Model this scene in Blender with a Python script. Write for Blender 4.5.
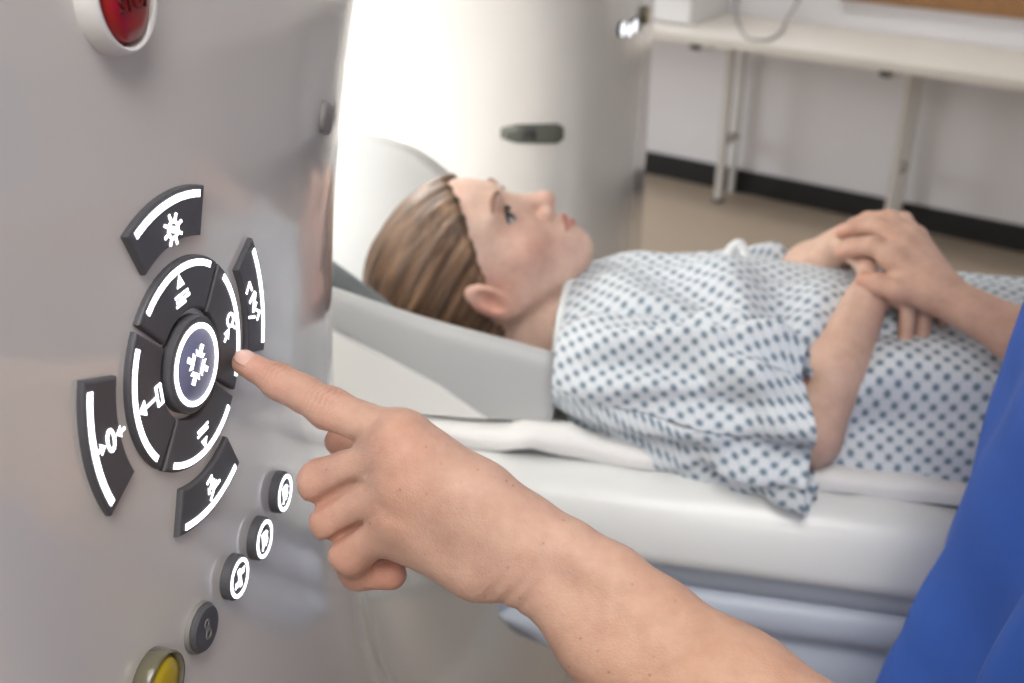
import bpy, bmesh, math, random
import numpy as np
from mathutils import Vector, Matrix
for o in list(bpy.data.objects): bpy.data.objects.remove(o)
scene = bpy.context.scene
COL = scene.collection
PI = math.pi

# ------------------------------------------------------------------ camera, light, exposure
CAM = np.array([0, 0, 1.62]); PITCH = math.radians(27.6); YAW = math.radians(12.3); FPX = 1100.0
FW = np.array([-math.sin(YAW)*math.cos(PITCH), math.cos(YAW)*math.cos(PITCH), -math.sin(PITCH)])
RT = np.array([math.cos(YAW), math.sin(YAW), 0.0]); UP = np.cross(RT, FW)
cam = bpy.data.cameras.new('camera'); cam.sensor_width = 36.0; cam.lens = 36.0*FPX/1024
cam.clip_start = 0.02
cam.dof.use_dof = True; cam.dof.focus_distance = 0.49; cam.dof.aperture_fstop = 9.0
camo = bpy.data.objects.new('camera', cam); COL.objects.link(camo)
camo.location = CAM; camo.rotation_euler = (PI/2-PITCH, 0, YAW)
scene.camera = camo
world = bpy.data.worlds.new('world'); scene.world = world; world.use_nodes = True
world.node_tree.nodes['Background'].inputs[0].default_value = (0.9, 0.95, 1, 1)
world.node_tree.nodes['Background'].inputs[1].default_value = 0.3
vs = scene.view_settings
vs.view_transform = 'Standard'; vs.look = 'None'; vs.gamma = 1.0; vs.use_curve_mapping = False
vs.exposure = 0.15
LAMP = 11.0           # radiance of the ceiling diffusers
# room frame: the scanner stands turned 22 degrees to the walls
E1 = np.array([0.925, -0.381]); E1 = E1/np.linalg.norm(E1); E2 = np.array([-E1[1], E1[0]])
RA0, RA1, RB0, RB1, RH = -4.0, 3.2, -2.4, 4.246, 2.75
CEILING_LAMPS = [(.25, -.35, .30, .60), (1.0, -1.5, .50, .30), (-1.75, 3.2, .60, .15), (-.1, 3.2, .40, .12)]

def at(px, py, d):
    r = FW + RT*(px-512)/FPX + UP*(341.5-py)/FPX
    return CAM + d*r

# ------------------------------------------------------------------ helpers
def tag(o, label=None, cat=None, group=None, kind=None):
    if label: o['label'] = label
    if cat: o['category'] = cat
    if group: o['group'] = group
    if kind: o['kind'] = kind
    return o

def empty(name, loc=(0, 0, 0), rz=0.0):
    o = bpy.data.objects.new(name, None); COL.objects.link(o)
    o.location = loc; o.rotation_euler = (0, 0, rz); o.empty_display_size = 0.05
    return o

def link(name, me, mat=None, parent=None, smooth=True, loc=None):
    o = bpy.data.objects.new(name, me); COL.objects.link(o)
    if mat is not None: me.materials.append(mat)
    if smooth:
        me.polygons.foreach_set('use_smooth', np.ones(len(me.polygons), dtype=bool))
    if parent is not None: o.parent = parent
    if loc is not None: o.location = loc
    return o

def mesh_np(name, V, Q):
    """V (n,3), Q (m,k) of one face size"""
    V = np.asarray(V, np.float32); Q = np.asarray(Q, np.int32)
    me = bpy.data.meshes.new(name); k = Q.shape[1]
    me.vertices.add(len(V)); me.vertices.foreach_set('co', V.ravel())
    me.loops.add(Q.size); me.loops.foreach_set('vertex_index', Q.ravel())
    me.polygons.add(len(Q))
    me.polygons.foreach_set('loop_start', np.arange(0, Q.size, k, dtype=np.int32))
    me.update(calc_edges=True); me.validate()
    return me

def mesh_py(name, V, F):
    me = bpy.data.meshes.new(name); me.from_pydata([tuple(map(float, v)) for v in V], [], F); me.update()
    bm = bmesh.new(); bm.from_mesh(me); bmesh.ops.recalc_face_normals(bm, faces=bm.faces); bm.to_mesh(me); bm.free()
    return me

def grid_mesh(name, P, UVs=None, close_u=False, close_v=False, caps=False):
    """P (n,m,3): loft of n sections of m points"""
    n, m = P.shape[:2]; V = P.reshape(-1, 3); Q = []
    ii = np.arange(n if close_u else n-1); jj = np.arange(m if close_v else m-1)
    I, J = np.meshgrid(ii, jj, indexing='ij'); I2 = (I+1) % n; J2 = (J+1) % m
    Q = np.stack([I*m+J, I2*m+J, I2*m+J2, I*m+J2], -1).reshape(-1, 4)
    me = mesh_np(name, V, Q)
    if UVs is not None:
        uv = me.uv_layers.new(name='UVMap'); li = np.zeros(len(me.loops), np.int32); me.loops.foreach_get('vertex_index', li)
        uv.data.foreach_set('uv', UVs.reshape(-1, 2)[li].astype(np.float32).ravel())
    bm = bmesh.new(); bm.from_mesh(me)
    if caps:
        bm.verts.ensure_lookup_table()
        try:
            bm.faces.new([bm.verts[j] for j in range(m)]); bm.faces.new([bm.verts[(n-1)*m+j] for j in range(m)])
        except Exception: pass
    bmesh.ops.recalc_face_normals(bm, faces=bm.faces); bm.to_mesh(me); bm.free()
    return me

def tube_mesh(name, pts, rad, seg=10):
    pts = np.asarray(pts, float); n = len(pts); rad = np.broadcast_to(np.asarray(rad, float), (n,))
    t = np.gradient(pts, axis=0); t /= np.linalg.norm(t, axis=1)[:, None]+1e-12
    ref = np.array([0, 0, 1.0]) if abs(t[0][2]) < .9 else np.array([1.0, 0, 0])
    P = []; u = np.cross(ref, t[0])
    for i in range(n):
        u = u - t[i]*(u@t[i]); u /= np.linalg.norm(u); v = np.cross(t[i], u)
        a = np.arange(seg)*2*PI/seg
        P.append(pts[i]+rad[i]*(np.cos(a)[:, None]*u+np.sin(a)[:, None]*v))
    return grid_mesh(name, np.array(P), close_v=True, caps=True)

def box_mesh(name, lo, hi, bevel=0.0, seg=2):
    bm = bmesh.new(); bmesh.ops.create_cube(bm, size=1.0)
    lo = Vector(lo); hi = Vector(hi)
    for v in bm.verts: v.co = Vector([(lo[i]+hi[i])/2+v.co[i]*(hi[i]-lo[i]) for i in range(3)])
    if bevel > 0: bmesh.ops.bevel(bm, geom=bm.edges[:], offset=bevel, segments=seg, affect='EDGES', profile=.5)
    me = bpy.data.meshes.new(name); bm.to_mesh(me); bm.free(); return me

def extrude_profile(name, prof, x0, x1, nx=2):
    """closed (y,z) profile swept along x"""
    prof = np.asarray(prof, float); xs = np.linspace(x0, x1, nx)
    P = np.stack([np.column_stack([np.full(len(prof), x), prof]) for x in xs])
    return grid_mesh(name, P, close_v=True, caps=True)

def smooth_line(pts, n):
    """Catmull-Rom through pts"""
    pts = np.asarray(pts, float); p = np.vstack([2*pts[0]-pts[1], pts, 2*pts[-1]-pts[-2]])
    out = []
    for t in np.linspace(0, len(pts)-1-1e-9, n):
        i = int(t); f = t-i; a, b, c, d = p[i:i+4]
        out.append(.5*((2*b)+(-a+c)*f+(2*a-5*b+4*c-d)*f*f+(-a+3*b-3*c+d)*f**3))
    return np.array(out)

def interp(xs, ks, vs): return np.interp(xs, ks, vs)
def sinterp(xs, ks, vs):
    """smooth (cosine-ish, via dense catmull-rom) interpolation"""
    ks = np.asarray(ks, float); vs = np.asarray(vs, float)
    c = smooth_line(np.column_stack([ks, vs]), 40*len(ks)); return np.interp(xs, np.maximum.accumulate(c[:, 0]), c[:, 1])

# ------------------------------------------------------------------ materials
def nodes_of(m): return m.node_tree.nodes, m.node_tree.links
def mat(name, col, rough=.5, metal=0., coat=0., spec=.5, noise=0., nscale=30., bump=0., bscale=200., emit=None, estr=0., trans=0., sss=0., sheen=0.):
    m = bpy.data.materials.new(name); m.use_nodes = True; N, L = nodes_of(m); b = N['Principled BSDF']
    b.inputs['Base Color'].default_value = (*col, 1); b.inputs['Roughness'].default_value = rough
    b.inputs['Metallic'].default_value = metal; b.inputs['Coat Weight'].default_value = coat; b.inputs['Coat Roughness'].default_value = .08
    b.inputs['Specular IOR Level'].default_value = spec
    b.inputs['Transmission Weight'].default_value = trans
    b.inputs['Sheen Weight'].default_value = sheen
    if sss:
        b.inputs['Subsurface Weight'].default_value = sss; b.inputs['Subsurface Radius'].default_value = (.009, .004, .002); b.inputs['Subsurface Scale'].default_value = .6
    if emit: b.inputs['Emission Color'].default_value = (*emit, 1); b.inputs['Emission Strength'].default_value = estr
    tc = N.new('ShaderNodeTexCoord')
    if noise:
        n = N.new('ShaderNodeTexNoise'); n.inputs['Scale'].default_value = nscale; n.inputs['Detail'].default_value = 4
        L.new(tc.outputs['Object'], n.inputs['Vector'])
        mx = N.new('ShaderNodeMix'); mx.data_type = 'RGBA'; mx.inputs[6].default_value = (*[c*(1-noise) for c in col], 1); mx.inputs[7].default_value = (*[min(1, c*(1+noise)) for c in col], 1)
        L.new(n.outputs['Fac'], mx.inputs[0]); L.new(mx.outputs[2], b.inputs['Base Color'])
    if bump:
        n2 = N.new('ShaderNodeTexNoise'); n2.inputs['Scale'].default_value = bscale; n2.inputs['Detail'].default_value = 3
        L.new(tc.outputs['Object'], n2.inputs['Vector'])
        bp = N.new('ShaderNodeBump'); bp.inputs['Strength'].default_value = bump; bp.inputs['Distance'].default_value = .002
        L.new(n2.outputs['Fac'], bp.inputs['Height']); L.new(bp.outputs[0], b.inputs['Normal'])
    return m

M = {}
M['gantry'] = mat('gantry_gloss_plastic', (.66, .64, .615), .22, coat=1.0, noise=.015, nscale=4)
M['bore'] = mat('bore_white_plastic', (.88, .87, .83), .3, coat=.3, noise=.01, nscale=4)
M['button'] = mat('button_charcoal_rubber', (.075, .075, .085), .5, noise=.08, nscale=400, bump=.05, bscale=3000)
M['glow'] = mat('backlit_white', (.9, .9, .95), .4, emit=(.93, .94, 1.0), estr=2.4)
M['glow_blue'] = mat('backlit_indigo', (.1, .1, .16), .4, emit=(.16, .17, .30), estr=.28)
M['stop_red'] = mat('stop_red_plastic', (.34, .004, .006), .35, coat=.3, noise=.05, nscale=60)
M['stop_letter'] = mat('stop_letter', (.10, .006, .006), .5)
M['bezel'] = mat('bezel_white', (.74, .73, .72), .3, coat=.3, noise=.01)
M['yellow'] = mat('yellow_button', (.50, .36, .01), .35, noise=.1, nscale=80)
M['clear_ring'] = mat('smoky_ring', (.13, .12, .08), .2, coat=.5)
M['slot'] = mat('slot_dark_window', (.09, .095, .08), .25, coat=.3, noise=.15, nscale=120)
M['seam'] = mat('seam_grey', (.22, .21, .20), .5)
M['white_plastic'] = mat('table_white_plastic', (.74, .75, .73), .35, coat=.15, noise=.01, nscale=6)
M['blue_grey'] = mat('table_blue_grey_vinyl', (.42, .46, .54), .5, noise=.03, nscale=20)
M['carriage'] = mat('carriage_blue_grey_plastic', (.50, .55, .63), .4, noise=.01)
M['window_fill'] = mat('added_window_glow', (.9, .9, .9), .5, emit=(.93, .96, 1.0), estr=7.5)
M['paper'] = mat('paper_sheet', (.82, .81, .79), .8, noise=.02, nscale=50, bump=.25, bscale=140)
M['holder'] = mat('holder_grey_plastic', (.49, .50, .50), .5, noise=.02, nscale=20)
M['holder_white'] = mat('holder_white_plastic', (.88, .88, .85), .4, noise=.01)
M['gap_shade'] = mat('gap_shade_dark', (.20, .22, .23), .8, noise=.05, nscale=90)
M['wall'] = mat('wall_paint', (.80, .79, .81), .8, noise=.02, nscale=2, bump=.04, bscale=300)
M['ceiling'] = mat('ceiling_paint', (.8, .8, .79), .9, noise=.01)
M['floor'] = mat('floor_vinyl', (.36, .29, .22), .5, noise=.06, nscale=60)
M['skirting'] = mat('skirting_black', (.014, .014, .015), .45, noise=.1, nscale=40)
M['bench'] = mat('bench_laminate', (.68, .64, .58), .45, noise=.03, nscale=15)
M['bench_metal'] = mat('bench_painted_steel', (.62, .60, .56), .4, noise=.02)
M['dark'] = mat('dark_rubber', (.03, .03, .03), .6)
M['cable'] = mat('grey_cable', (.30, .29, .28), .5)
M['wood'] = mat('warm_wood', (.30, .15, .06), .5, noise=.25, nscale=18)
M['lamp'] = mat('lamp_diffuser', (.9, .9, .9), .5, emit=(1.0, .97, .93), estr=LAMP)
M['added_bore_lamp'] = mat('added_bore_lamp_strip', (.9, .9, .9), .5, emit=(1.0, .98, .94), estr=21.0)
M['lamp_frame'] = mat('lamp_frame', (.8, .8, .8), .4)
M['eye_white'] = mat('eye_white', (.50, .46, .44), .2, coat=.5)
M['iris'] = mat('iris', (.030, .028, .026), .15, coat=.6)
M['pupil'] = mat('pupil', (.006, .006, .006), .1)
M['brow'] = mat('brow_hair', (.30, .18, .12), .7)
M['lash'] = mat('lash_hair', (.02, .012, .01), .7)
M['nail'] = mat('finger_nail', (.64, .40, .34), .25, coat=.4)
M['trouser'] = mat('scrub_trouser_blue', (.03, .085, .38), .85, noise=.08, nscale=40)
M['shoe'] = mat('shoe_white', (.7, .7, .7), .5)

def skin_mat(name, fine=1.0):
    m = bpy.data.materials.new(name); m.use_nodes = True; N, L = nodes_of(m); b = N['Principled BSDF']
    b.inputs['Roughness'].default_value = .5; b.inputs['Specular IOR Level'].default_value = .35
    b.inputs['Subsurface Weight'].default_value = .25; b.inputs['Subsurface Radius'].default_value = (.006, .0025, .0013); b.inputs['Subsurface Scale'].default_value = .7
    a = N.new('ShaderNodeAttribute'); a.attribute_name = 'Col'
    tc = N.new('ShaderNodeTexCoord')
    n = N.new('ShaderNodeTexNoise'); n.inputs['Scale'].default_value = 70; n.inputs['Detail'].default_value = 6; n.inputs['Roughness'].default_value = .65
    L.new(tc.outputs['Object'], n.inputs['Vector'])
    cr = N.new('ShaderNodeValToRGB'); cr.color_ramp.elements[0].position = .25; cr.color_ramp.elements[0].color = (.86, .80, .78, 1); cr.color_ramp.elements[1].position = .75; cr.color_ramp.elements[1].color = (1.1, 1.12, 1.12, 1)
    L.new(n.outputs['Fac'], cr.inputs[0])
    mx = N.new('ShaderNodeMix'); mx.data_type = 'RGBA'; mx.blend_type = 'MULTIPLY'; mx.inputs[0].default_value = 1
    L.new(a.outputs['Color'], mx.inputs[6]); L.new(cr.outputs[0], mx.inputs[7])
    # freckles
    v = N.new('ShaderNodeTexVoronoi'); v.inputs['Scale'].default_value = 150; v.inputs['Randomness'].default_value = 1
    L.new(tc.outputs['Object'], v.inputs['Vector'])
    n3 = N.new('ShaderNodeTexNoise'); n3.inputs['Scale'].default_value = 45; L.new(tc.outputs['Object'], n3.inputs['Vector'])
    lt = N.new('ShaderNodeMapRange'); lt.inputs[1].default_value = .06; lt.inputs[2].default_value = .13; lt.inputs[3].default_value = 1; lt.inputs[4].default_value = 0
    L.new(v.outputs['Distance'], lt.inputs[0])
    gt = N.new('ShaderNodeMapRange'); gt.inputs[1].default_value = .50; gt.inputs[2].default_value = .60; gt.inputs[3].default_value = 0; gt.inputs[4].default_value = .5*fine
    L.new(n3.outputs['Fac'], gt.inputs[0])
    mu = N.new('ShaderNodeMath'); mu.operation = 'MULTIPLY'; L.new(lt.outputs[0], mu.inputs[0]); L.new(gt.outputs[0], mu.inputs[1])
    m2 = N.new('ShaderNodeMix'); m2.data_type = 'RGBA'; m2.inputs[7].default_value = (.22, .10, .055, 1)
    L.new(mu.outputs[0], m2.inputs[0]); L.new(mx.outputs[2], m2.inputs[6]); L.new(m2.outputs[2], b.inputs['Base Color'])
    nb = N.new('ShaderNodeTexNoise'); nb.inputs['Scale'].default_value = 420; nb.inputs['Detail'].default_value = 4; L.new(tc.outputs['Object'], nb.inputs['Vector'])
    vb = N.new('ShaderNodeTexVoronoi'); vb.feature = 'DISTANCE_TO_EDGE'; vb.inputs['Scale'].default_value = 650; L.new(tc.outputs['Object'], vb.inputs['Vector'])
    ad = N.new('ShaderNodeMath'); ad.operation = 'ADD'; L.new(nb.outputs['Fac'], ad.inputs[0]); L.new(vb.outputs['Distance'], ad.inputs[1])
    bp = N.new('ShaderNodeBump'); bp.inputs['Strength'].default_value = .42*fine; bp.inputs['Distance'].default_value = .0006
    L.new(ad.outputs[0], bp.inputs['Height']); L.new(bp.outputs[0], b.inputs['Normal'])
    return m
M['skin_adult'] = skin_mat('skin_adult', 1.0)
M['skin_child'] = skin_mat('skin_child', .25)

def hair_mat(name, c0, c1, c2):
    m = bpy.data.materials.new(name); m.use_nodes = True; N, L = nodes_of(m); b = N['Principled BSDF']
    b.inputs['Roughness'].default_value = .42; b.inputs['Specular IOR Level'].default_value = .4
    a = N.new('ShaderNodeAttribute'); a.attribute_name = 'loc'
    mp = N.new('ShaderNodeMapping'); mp.inputs['Scale'].default_value = (120, 120, 9); L.new(a.outputs['Vector'], mp.inputs[0])
    n = N.new('ShaderNodeTexNoise'); n.inputs['Scale'].default_value = 1.0; n.inputs['Detail'].default_value = 5; n.inputs['Roughness'].default_value = .6; L.new(mp.outputs[0], n.inputs['Vector'])
    cr = N.new('ShaderNodeValToRGB'); e = cr.color_ramp.elements; e[0].position = .3; e[0].color = (*c0, 1); e[1].position = .72; e[1].color = (*c2, 1)
    k = e.new(.5); k.color = (*c1, 1); L.new(n.outputs['Fac'], cr.inputs[0]); L.new(cr.outputs[0], b.inputs['Base Color'])
    mp2 = N.new('ShaderNodeMapping'); mp2.inputs['Scale'].default_value = (600, 600, 20); L.new(a.outputs['Vector'], mp2.inputs[0])
    n2 = N.new('ShaderNodeTexNoise'); n2.inputs['Scale'].default_value = 1.0; n2.inputs['Detail'].default_value = 3; L.new(mp2.outputs[0], n2.inputs['Vector'])
    bp = N.new('ShaderNodeBump'); bp.inputs['Strength'].default_value = .5; bp.inputs['Distance'].default_value = .002
    L.new(n2.outputs['Fac'], bp.inputs['Height']); L.new(bp.outputs[0], b.inputs['Normal'])
    return m
M['hair_brown'] = hair_mat('hair_light_brown', (.05, .028, .017), (.135, .078, .046), (.30, .18, .105))
M['hair_dark'] = hair_mat('hair_dark_brown', (.02, .012, .008), (.05, .03, .02), (.09, .055, .035))

def gown_mat():
    m = bpy.data.materials.new('gown_printed_cotton'); m.use_nodes = True; N, L = nodes_of(m); b = N['Principled BSDF']
    b.inputs['Roughness'].default_value = .85; b.inputs['Sheen Weight'].default_value = .15
    uv = N.new('ShaderNodeUVMap')
    def grid(scale, ox, oy, half, soft):
        mp = N.new('ShaderNodeMapping'); mp.inputs['Scale'].default_value = (scale, scale, 1); mp.inputs['Rotation'].default_value = (0, 0, PI/4); mp.inputs['Location'].default_value = (ox, oy, 0)
        L.new(uv.outputs[0], mp.inputs[0]); sp = N.new('ShaderNodeSeparateXYZ'); L.new(mp.outputs[0], sp.inputs[0])
        ds = []
        for k in (0, 1):
            f = N.new('ShaderNodeMath'); f.operation = 'FRACT'; L.new(sp.outputs[k], f.inputs[0])
            s = N.new('ShaderNodeMath'); s.operation = 'SUBTRACT'; s.inputs[1].default_value = .5; L.new(f.outputs[0], s.inputs[0])
            ab = N.new('ShaderNodeMath'); ab.operation = 'ABSOLUTE'; L.new(s.outputs[0], ab.inputs[0]); ds.append(ab)
        mxn = N.new('ShaderNodeMath'); mxn.operation = 'MAXIMUM'; L.new(ds[0].outputs[0], mxn.inputs[0]); L.new(ds[1].outputs[0], mxn.inputs[1])
        mn = N.new('ShaderNodeMath'); mn.operation = 'MINIMUM'; L.new(ds[0].outputs[0], mn.inputs[0]); L.new(ds[1].outputs[0], mn.inputs[1])
        r = N.new('ShaderNodeMapRange'); r.inputs[1].default_value = half-soft; r.inputs[2].default_value = half+soft; r.inputs[3].default_value = 1; r.inputs[4].default_value = 0
        L.new(mxn.outputs[0], r.inputs[0]); return r, ds, mn
    r, ds, mn = grid(1/.0112, 0, 0, .23, .08)
    r2, ds2, mn2 = grid(1/.0112, .5, .5, .07, .03)
    base = (.66, .70, .74, 1)
    m1 = N.new('ShaderNodeMix'); m1.data_type = 'RGBA'; m1.inputs[6].default_value = base; m1.inputs[7].default_value = (.36, .45, .52, 1)
    # faint pale blue joining lines between the printed diamonds
    ln = N.new('ShaderNodeMapRange'); ln.inputs[1].default_value = .05; ln.inputs[2].default_value = .10; ln.inputs[3].default_value = .5; ln.inputs[4].default_value = 0
    L.new(mn.outputs[0], ln.inputs[0]); L.new(ln.outputs[0], m1.inputs[0])
    m2 = N.new('ShaderNodeMix'); m2.data_type = 'RGBA'; m2.inputs[7].default_value = (.16, .225, .29, 1)
    L.new(m1.outputs[2], m2.inputs[6]); L.new(r.outputs[0], m2.inputs[0])
    L.new(m2.outputs[2], b.inputs['Base Color'])
    tc = N.new('ShaderNodeTexCoord'); n = N.new('ShaderNodeTexNoise'); n.inputs['Scale'].default_value = 60; n.inputs['Detail'].default_value = 4; L.new(tc.outputs['Object'], n.inputs['Vector'])
    bp = N.new('ShaderNodeBump'); bp.inputs['Strength'].default_value = .3; bp.inputs['Distance'].default_value = .004; L.new(n.outputs['Fac'], bp.inputs['Height']); L.new(bp.outputs[0], b.inputs['Normal'])
    return m
M['gown'] = gown_mat()
M['gown_trim'] = mat('gown_trim', (.76, .79, .8), .85, noise=.03, nscale=80)
def scrub_mat():
    m = mat('scrub_royal_blue', (.038, .125, .52), .85, sheen=0.0, noise=.10, nscale=25, bump=.35, bscale=45)
    return m
M['scrub'] = scrub_mat()

# ------------------------------------------------------------------ signed distance modelling
def cap(P, a, b, ra, rb):
    a = np.asarray(a, float); ba = np.asarray(b, float)-a; pa = P-a
    t = np.clip((pa@ba)/(ba@ba+1e-12), 0, 1)
    return np.linalg.norm(pa-t[:, None]*ba, axis=1)-(ra+(rb-ra)*t)
def ell(P, c, r, Rm=None):
    p = P-np.asarray(c, float)
    if Rm is not None: p = p@Rm
    r = np.asarray(r, float); k0 = np.linalg.norm(p/r, axis=1); k1 = np.linalg.norm(p/(r*r), axis=1)+1e-9
    return k0*(k0-1)/k1
def smin(a, b, k):
    h = np.clip(.5+.5*(b-a)/k, 0, 1); return b+(a-b)*h-k*h*(1-h)
def smax(a, b, k): return -smin(-a, -b, k)
def chain(P, pts, rad, k=.004):
    d = None
    for i in range(len(pts)-1):
        e = cap(P, pts[i], pts[i+1], rad[i], rad[i+1]); d = e if d is None else smin(d, e, k)
    return d

def iso(fn, lo, hi, h, B=6, safety=1.6):
    """surface nets of fn on a sparse block grid -> verts, quads"""
    lo = np.asarray(lo, float); hi = np.asarray(hi, float)
    nb = np.ceil((hi-lo)/h/B).astype(int)+1; n = nb*B
    I = np.stack(np.meshgrid(*[np.arange(k) for k in nb], indexing='ij'), -1).reshape(-1, 3)
    cen = lo+(I*B+(B-1)/2)*h; dc = np.concatenate([fn(c) for c in np.array_split(cen, max(1, len(cen)//200000))])
    D = np.repeat(np.repeat(np.repeat(dc.reshape(nb).astype(np.float32), B, 0), B, 1), B, 2)
    act = I[np.abs(dc) < B*h*.87*safety]
    off = np.stack(np.meshgrid(*[np.arange(B)]*3, indexing='ij'), -1).reshape(-1, 3)
    for ch in np.array_split(act, max(1, len(act)//800)):
        idx = (ch[:, None, :]*B+off[None]).reshape(-1, 3)
        D[idx[:, 0], idx[:, 1], idx[:, 2]] = fn(lo+idx*h)
    S = D < 0
    c = np.zeros(tuple(n-1), np.int8)
    for dx in (0, 1):
        for dy in (0, 1):
            for dz in (0, 1): c += S[dx:n[0]-1+dx, dy:n[1]-1+dy, dz:n[2]-1+dz]
    cells = np.argwhere((c > 0) & (c < 8)); ids = -np.ones(tuple(n-1), np.int32); ids[tuple(cells.T)] = np.arange(len(cells))
    acc = np.zeros((len(cells), 3)); cnt = np.zeros(len(cells))
    corners = [(0,0,0),(1,0,0),(0,1,0),(1,1,0),(0,0,1),(1,0,1),(0,1,1),(1,1,1)]
    val = np.stack([D[cells[:,0]+a, cells[:,1]+b, cells[:,2]+d] for a, b, d in corners], 1).astype(float)
    for i in range(8):
        for j in range(i+1, 8):
            e = np.array(corners[j])-np.array(corners[i])
            if np.abs(e).sum() != 1: continue
            m = (val[:, i] < 0) != (val[:, j] < 0); t = val[m, i]/(val[m, i]-val[m, j])
            acc[m] += np.array(corners[i])+t[:, None]*e; cnt[m] += 1
    V = lo+(cells+acc/cnt[:, None])*h
    Q = []
    for ax in range(3):
        sl0 = [slice(1, n[0]-1), slice(1, n[1]-1), slice(1, n[2]-1)]; sl1 = list(sl0)
        sl0[ax] = slice(0, n[ax]-1); sl1[ax] = slice(1, n[ax])
        s0 = S[tuple(sl0)]; s1 = S[tuple(sl1)]
        E = np.argwhere(s0 != s1); flip = s0[tuple(E.T)]
        o = np.ones(3, int); o[ax] = 0; E = E+o
        a1, a2 = (ax+1) % 3, (ax+2) % 3; d1 = np.eye(3, dtype=int)[a1]; d2 = np.eye(3, dtype=int)[a2]
        q = [E-d1-d2, E-d2, E, E-d1]; q = np.stack([ids[tuple(k.T)] for k in q], 1)
        q[~flip] = q[~flip][:, ::-1]; Q.append(q)
    Q = np.concatenate(Q); Q = Q[(Q >= 0).all(1)]
    # settle the vertices onto the surface
    for _ in range(2):
        d = fn(V); g = np.stack([fn(V+np.eye(3)[k]*h*.4)-fn(V-np.eye(3)[k]*h*.4) for k in range(3)], 1)/(.8*h)
        V = V-np.clip(d, -h, h)[:, None]*g/(np.sum(g*g, 1)[:, None]+1e-3)*.8
    return V, Q

def set_col(me, C, name='Col'):
    a = me.attributes.new(name, 'FLOAT_COLOR', 'POINT'); a.data.foreach_set('color', np.column_stack([C, np.ones(len(C))]).astype(np.float32).ravel())
def set_vec(me, C, name='loc'):
    a = me.attributes.new(name, 'FLOAT_VECTOR', 'POINT'); a.data.foreach_set('vector', np.asarray(C, np.float32).ravel())
def gauss(P, c, s): return np.exp(-np.sum((P-np.asarray(c))**2, 1)/(2*s*s))
def lerp(A, B, t): return A+(np.asarray(B)-A)*t[:, None]


# ------------------------------------------------------------------ the room
def rp(a, b, z=0.0): return np.array([*(E1*a+E2*b), z])
def room_box(name, a0, a1, b0, b1, z0, z1, m, bevel=0.0, parent=None):
    me = box_mesh(name, (a0, b0, z0), (a1, b1, z1), bevel)
    co = np.zeros(len(me.vertices)*3, np.float32); me.vertices.foreach_get('co', co); co = co.reshape(-1, 3)
    xy = co[:, :1]*E1+co[:, 1:2]*E2; co = np.column_stack([xy, co[:, 2]]).astype(np.float32); me.vertices.foreach_set('co', co.ravel()); me.update()
    return link(name, me, m, parent, smooth=False)
T = .12
for nm, a in dict(floor=(RA0-T, RA1+T, RB0-T, RB1+T, -T, 0, 'floor'), ceiling=(RA0-T, RA1+T, RB0-T, RB1+T, RH, RH+T, 'ceiling'),
                  wall_back=(RA0-T, RA1+T, RB1, RB1+T, 0, RH, 'wall'), wall_front=(RA0-T, RA1+T, RB0-T, RB0, 0, RH, 'wall'),
                  wall_left=(RA0-T, RA0, RB0, RB1, 0, RH, 'wall'), wall_right=(RA1, RA1+T, RB0, RB1, 0, RH, 'wall')).items():
    tag(room_box(nm, *a[:6], M[a[6]]), kind='structure')
for nm, a in dict(baseboard_back=(RA0, RA1, RB1-.012, RB1, 0, .10), baseboard_left=(RA0, RA0+.012, RB0, RB1-.012, 0, .10),
                  baseboard_right=(RA1-.012, RA1, RB0, RB1-.012, 0, .10), baseboard_front=(RA0+.012, RA1-.012, RB0, RB0+.012, 0, .10)).items():
    tag(room_box(nm, *a, M['skirting']), kind='structure')
# unseen glowing window added in the left wall to brighten the back wall
win = room_box('added_window_1', RA0+.0005, RA0+.012, 2.35, 3.95, .45, 2.05, M['window_fill']); tag(win, kind='structure')
for a in ((RA0, RA0+.03, 2.28, 2.35, .38, 2.12), (RA0, RA0+.03, 3.95, 4.02, .38, 2.12), (RA0, RA0+.03, 2.351, 3.949, .38, .45), (RA0, RA0+.03, 2.351, 3.949, 2.05, 2.12), (RA0+.0125, RA0+.03, 3.13, 3.17, .451, 2.049)):
    room_box('added_window_frame', *a, M['lamp_frame'], .004, win)
LAMP_WORDS = ('over the control panel', 'behind the photographer', 'over the bench beside the scanner', 'over the bench end')
for (a, b, ha, hb), words in zip(CEILING_LAMPS, LAMP_WORDS):
    p = rp(a, b, RH); t = empty('ceiling_light', p, math.atan2(E1[1], E1[0]))
    tag(t, 'rectangular white ceiling light panel '+words, 'ceiling light', 'ceiling light panels')
    V = []; F = []
    for (r, z) in ((.03, 0), (.03, -.02), (0, -.02), (0, -.001)):
        V += [(-ha-r, -hb-r, z), (ha+r, -hb-r, z), (ha+r, hb+r, z), (-ha-r, hb+r, z)]
    for k in range(3):
        for j in range(4): F.append((k*4+j, k*4+(j+1) % 4, k*4+4+(j+1) % 4, k*4+4+j))
    link('frame', mesh_py('frame', V, F), M['lamp_frame'], t, False)
    link('diffuser', box_mesh('diffuser', (-ha, -hb, -.014), (ha, hb, -.003)), M['lamp'], t, False)

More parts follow.
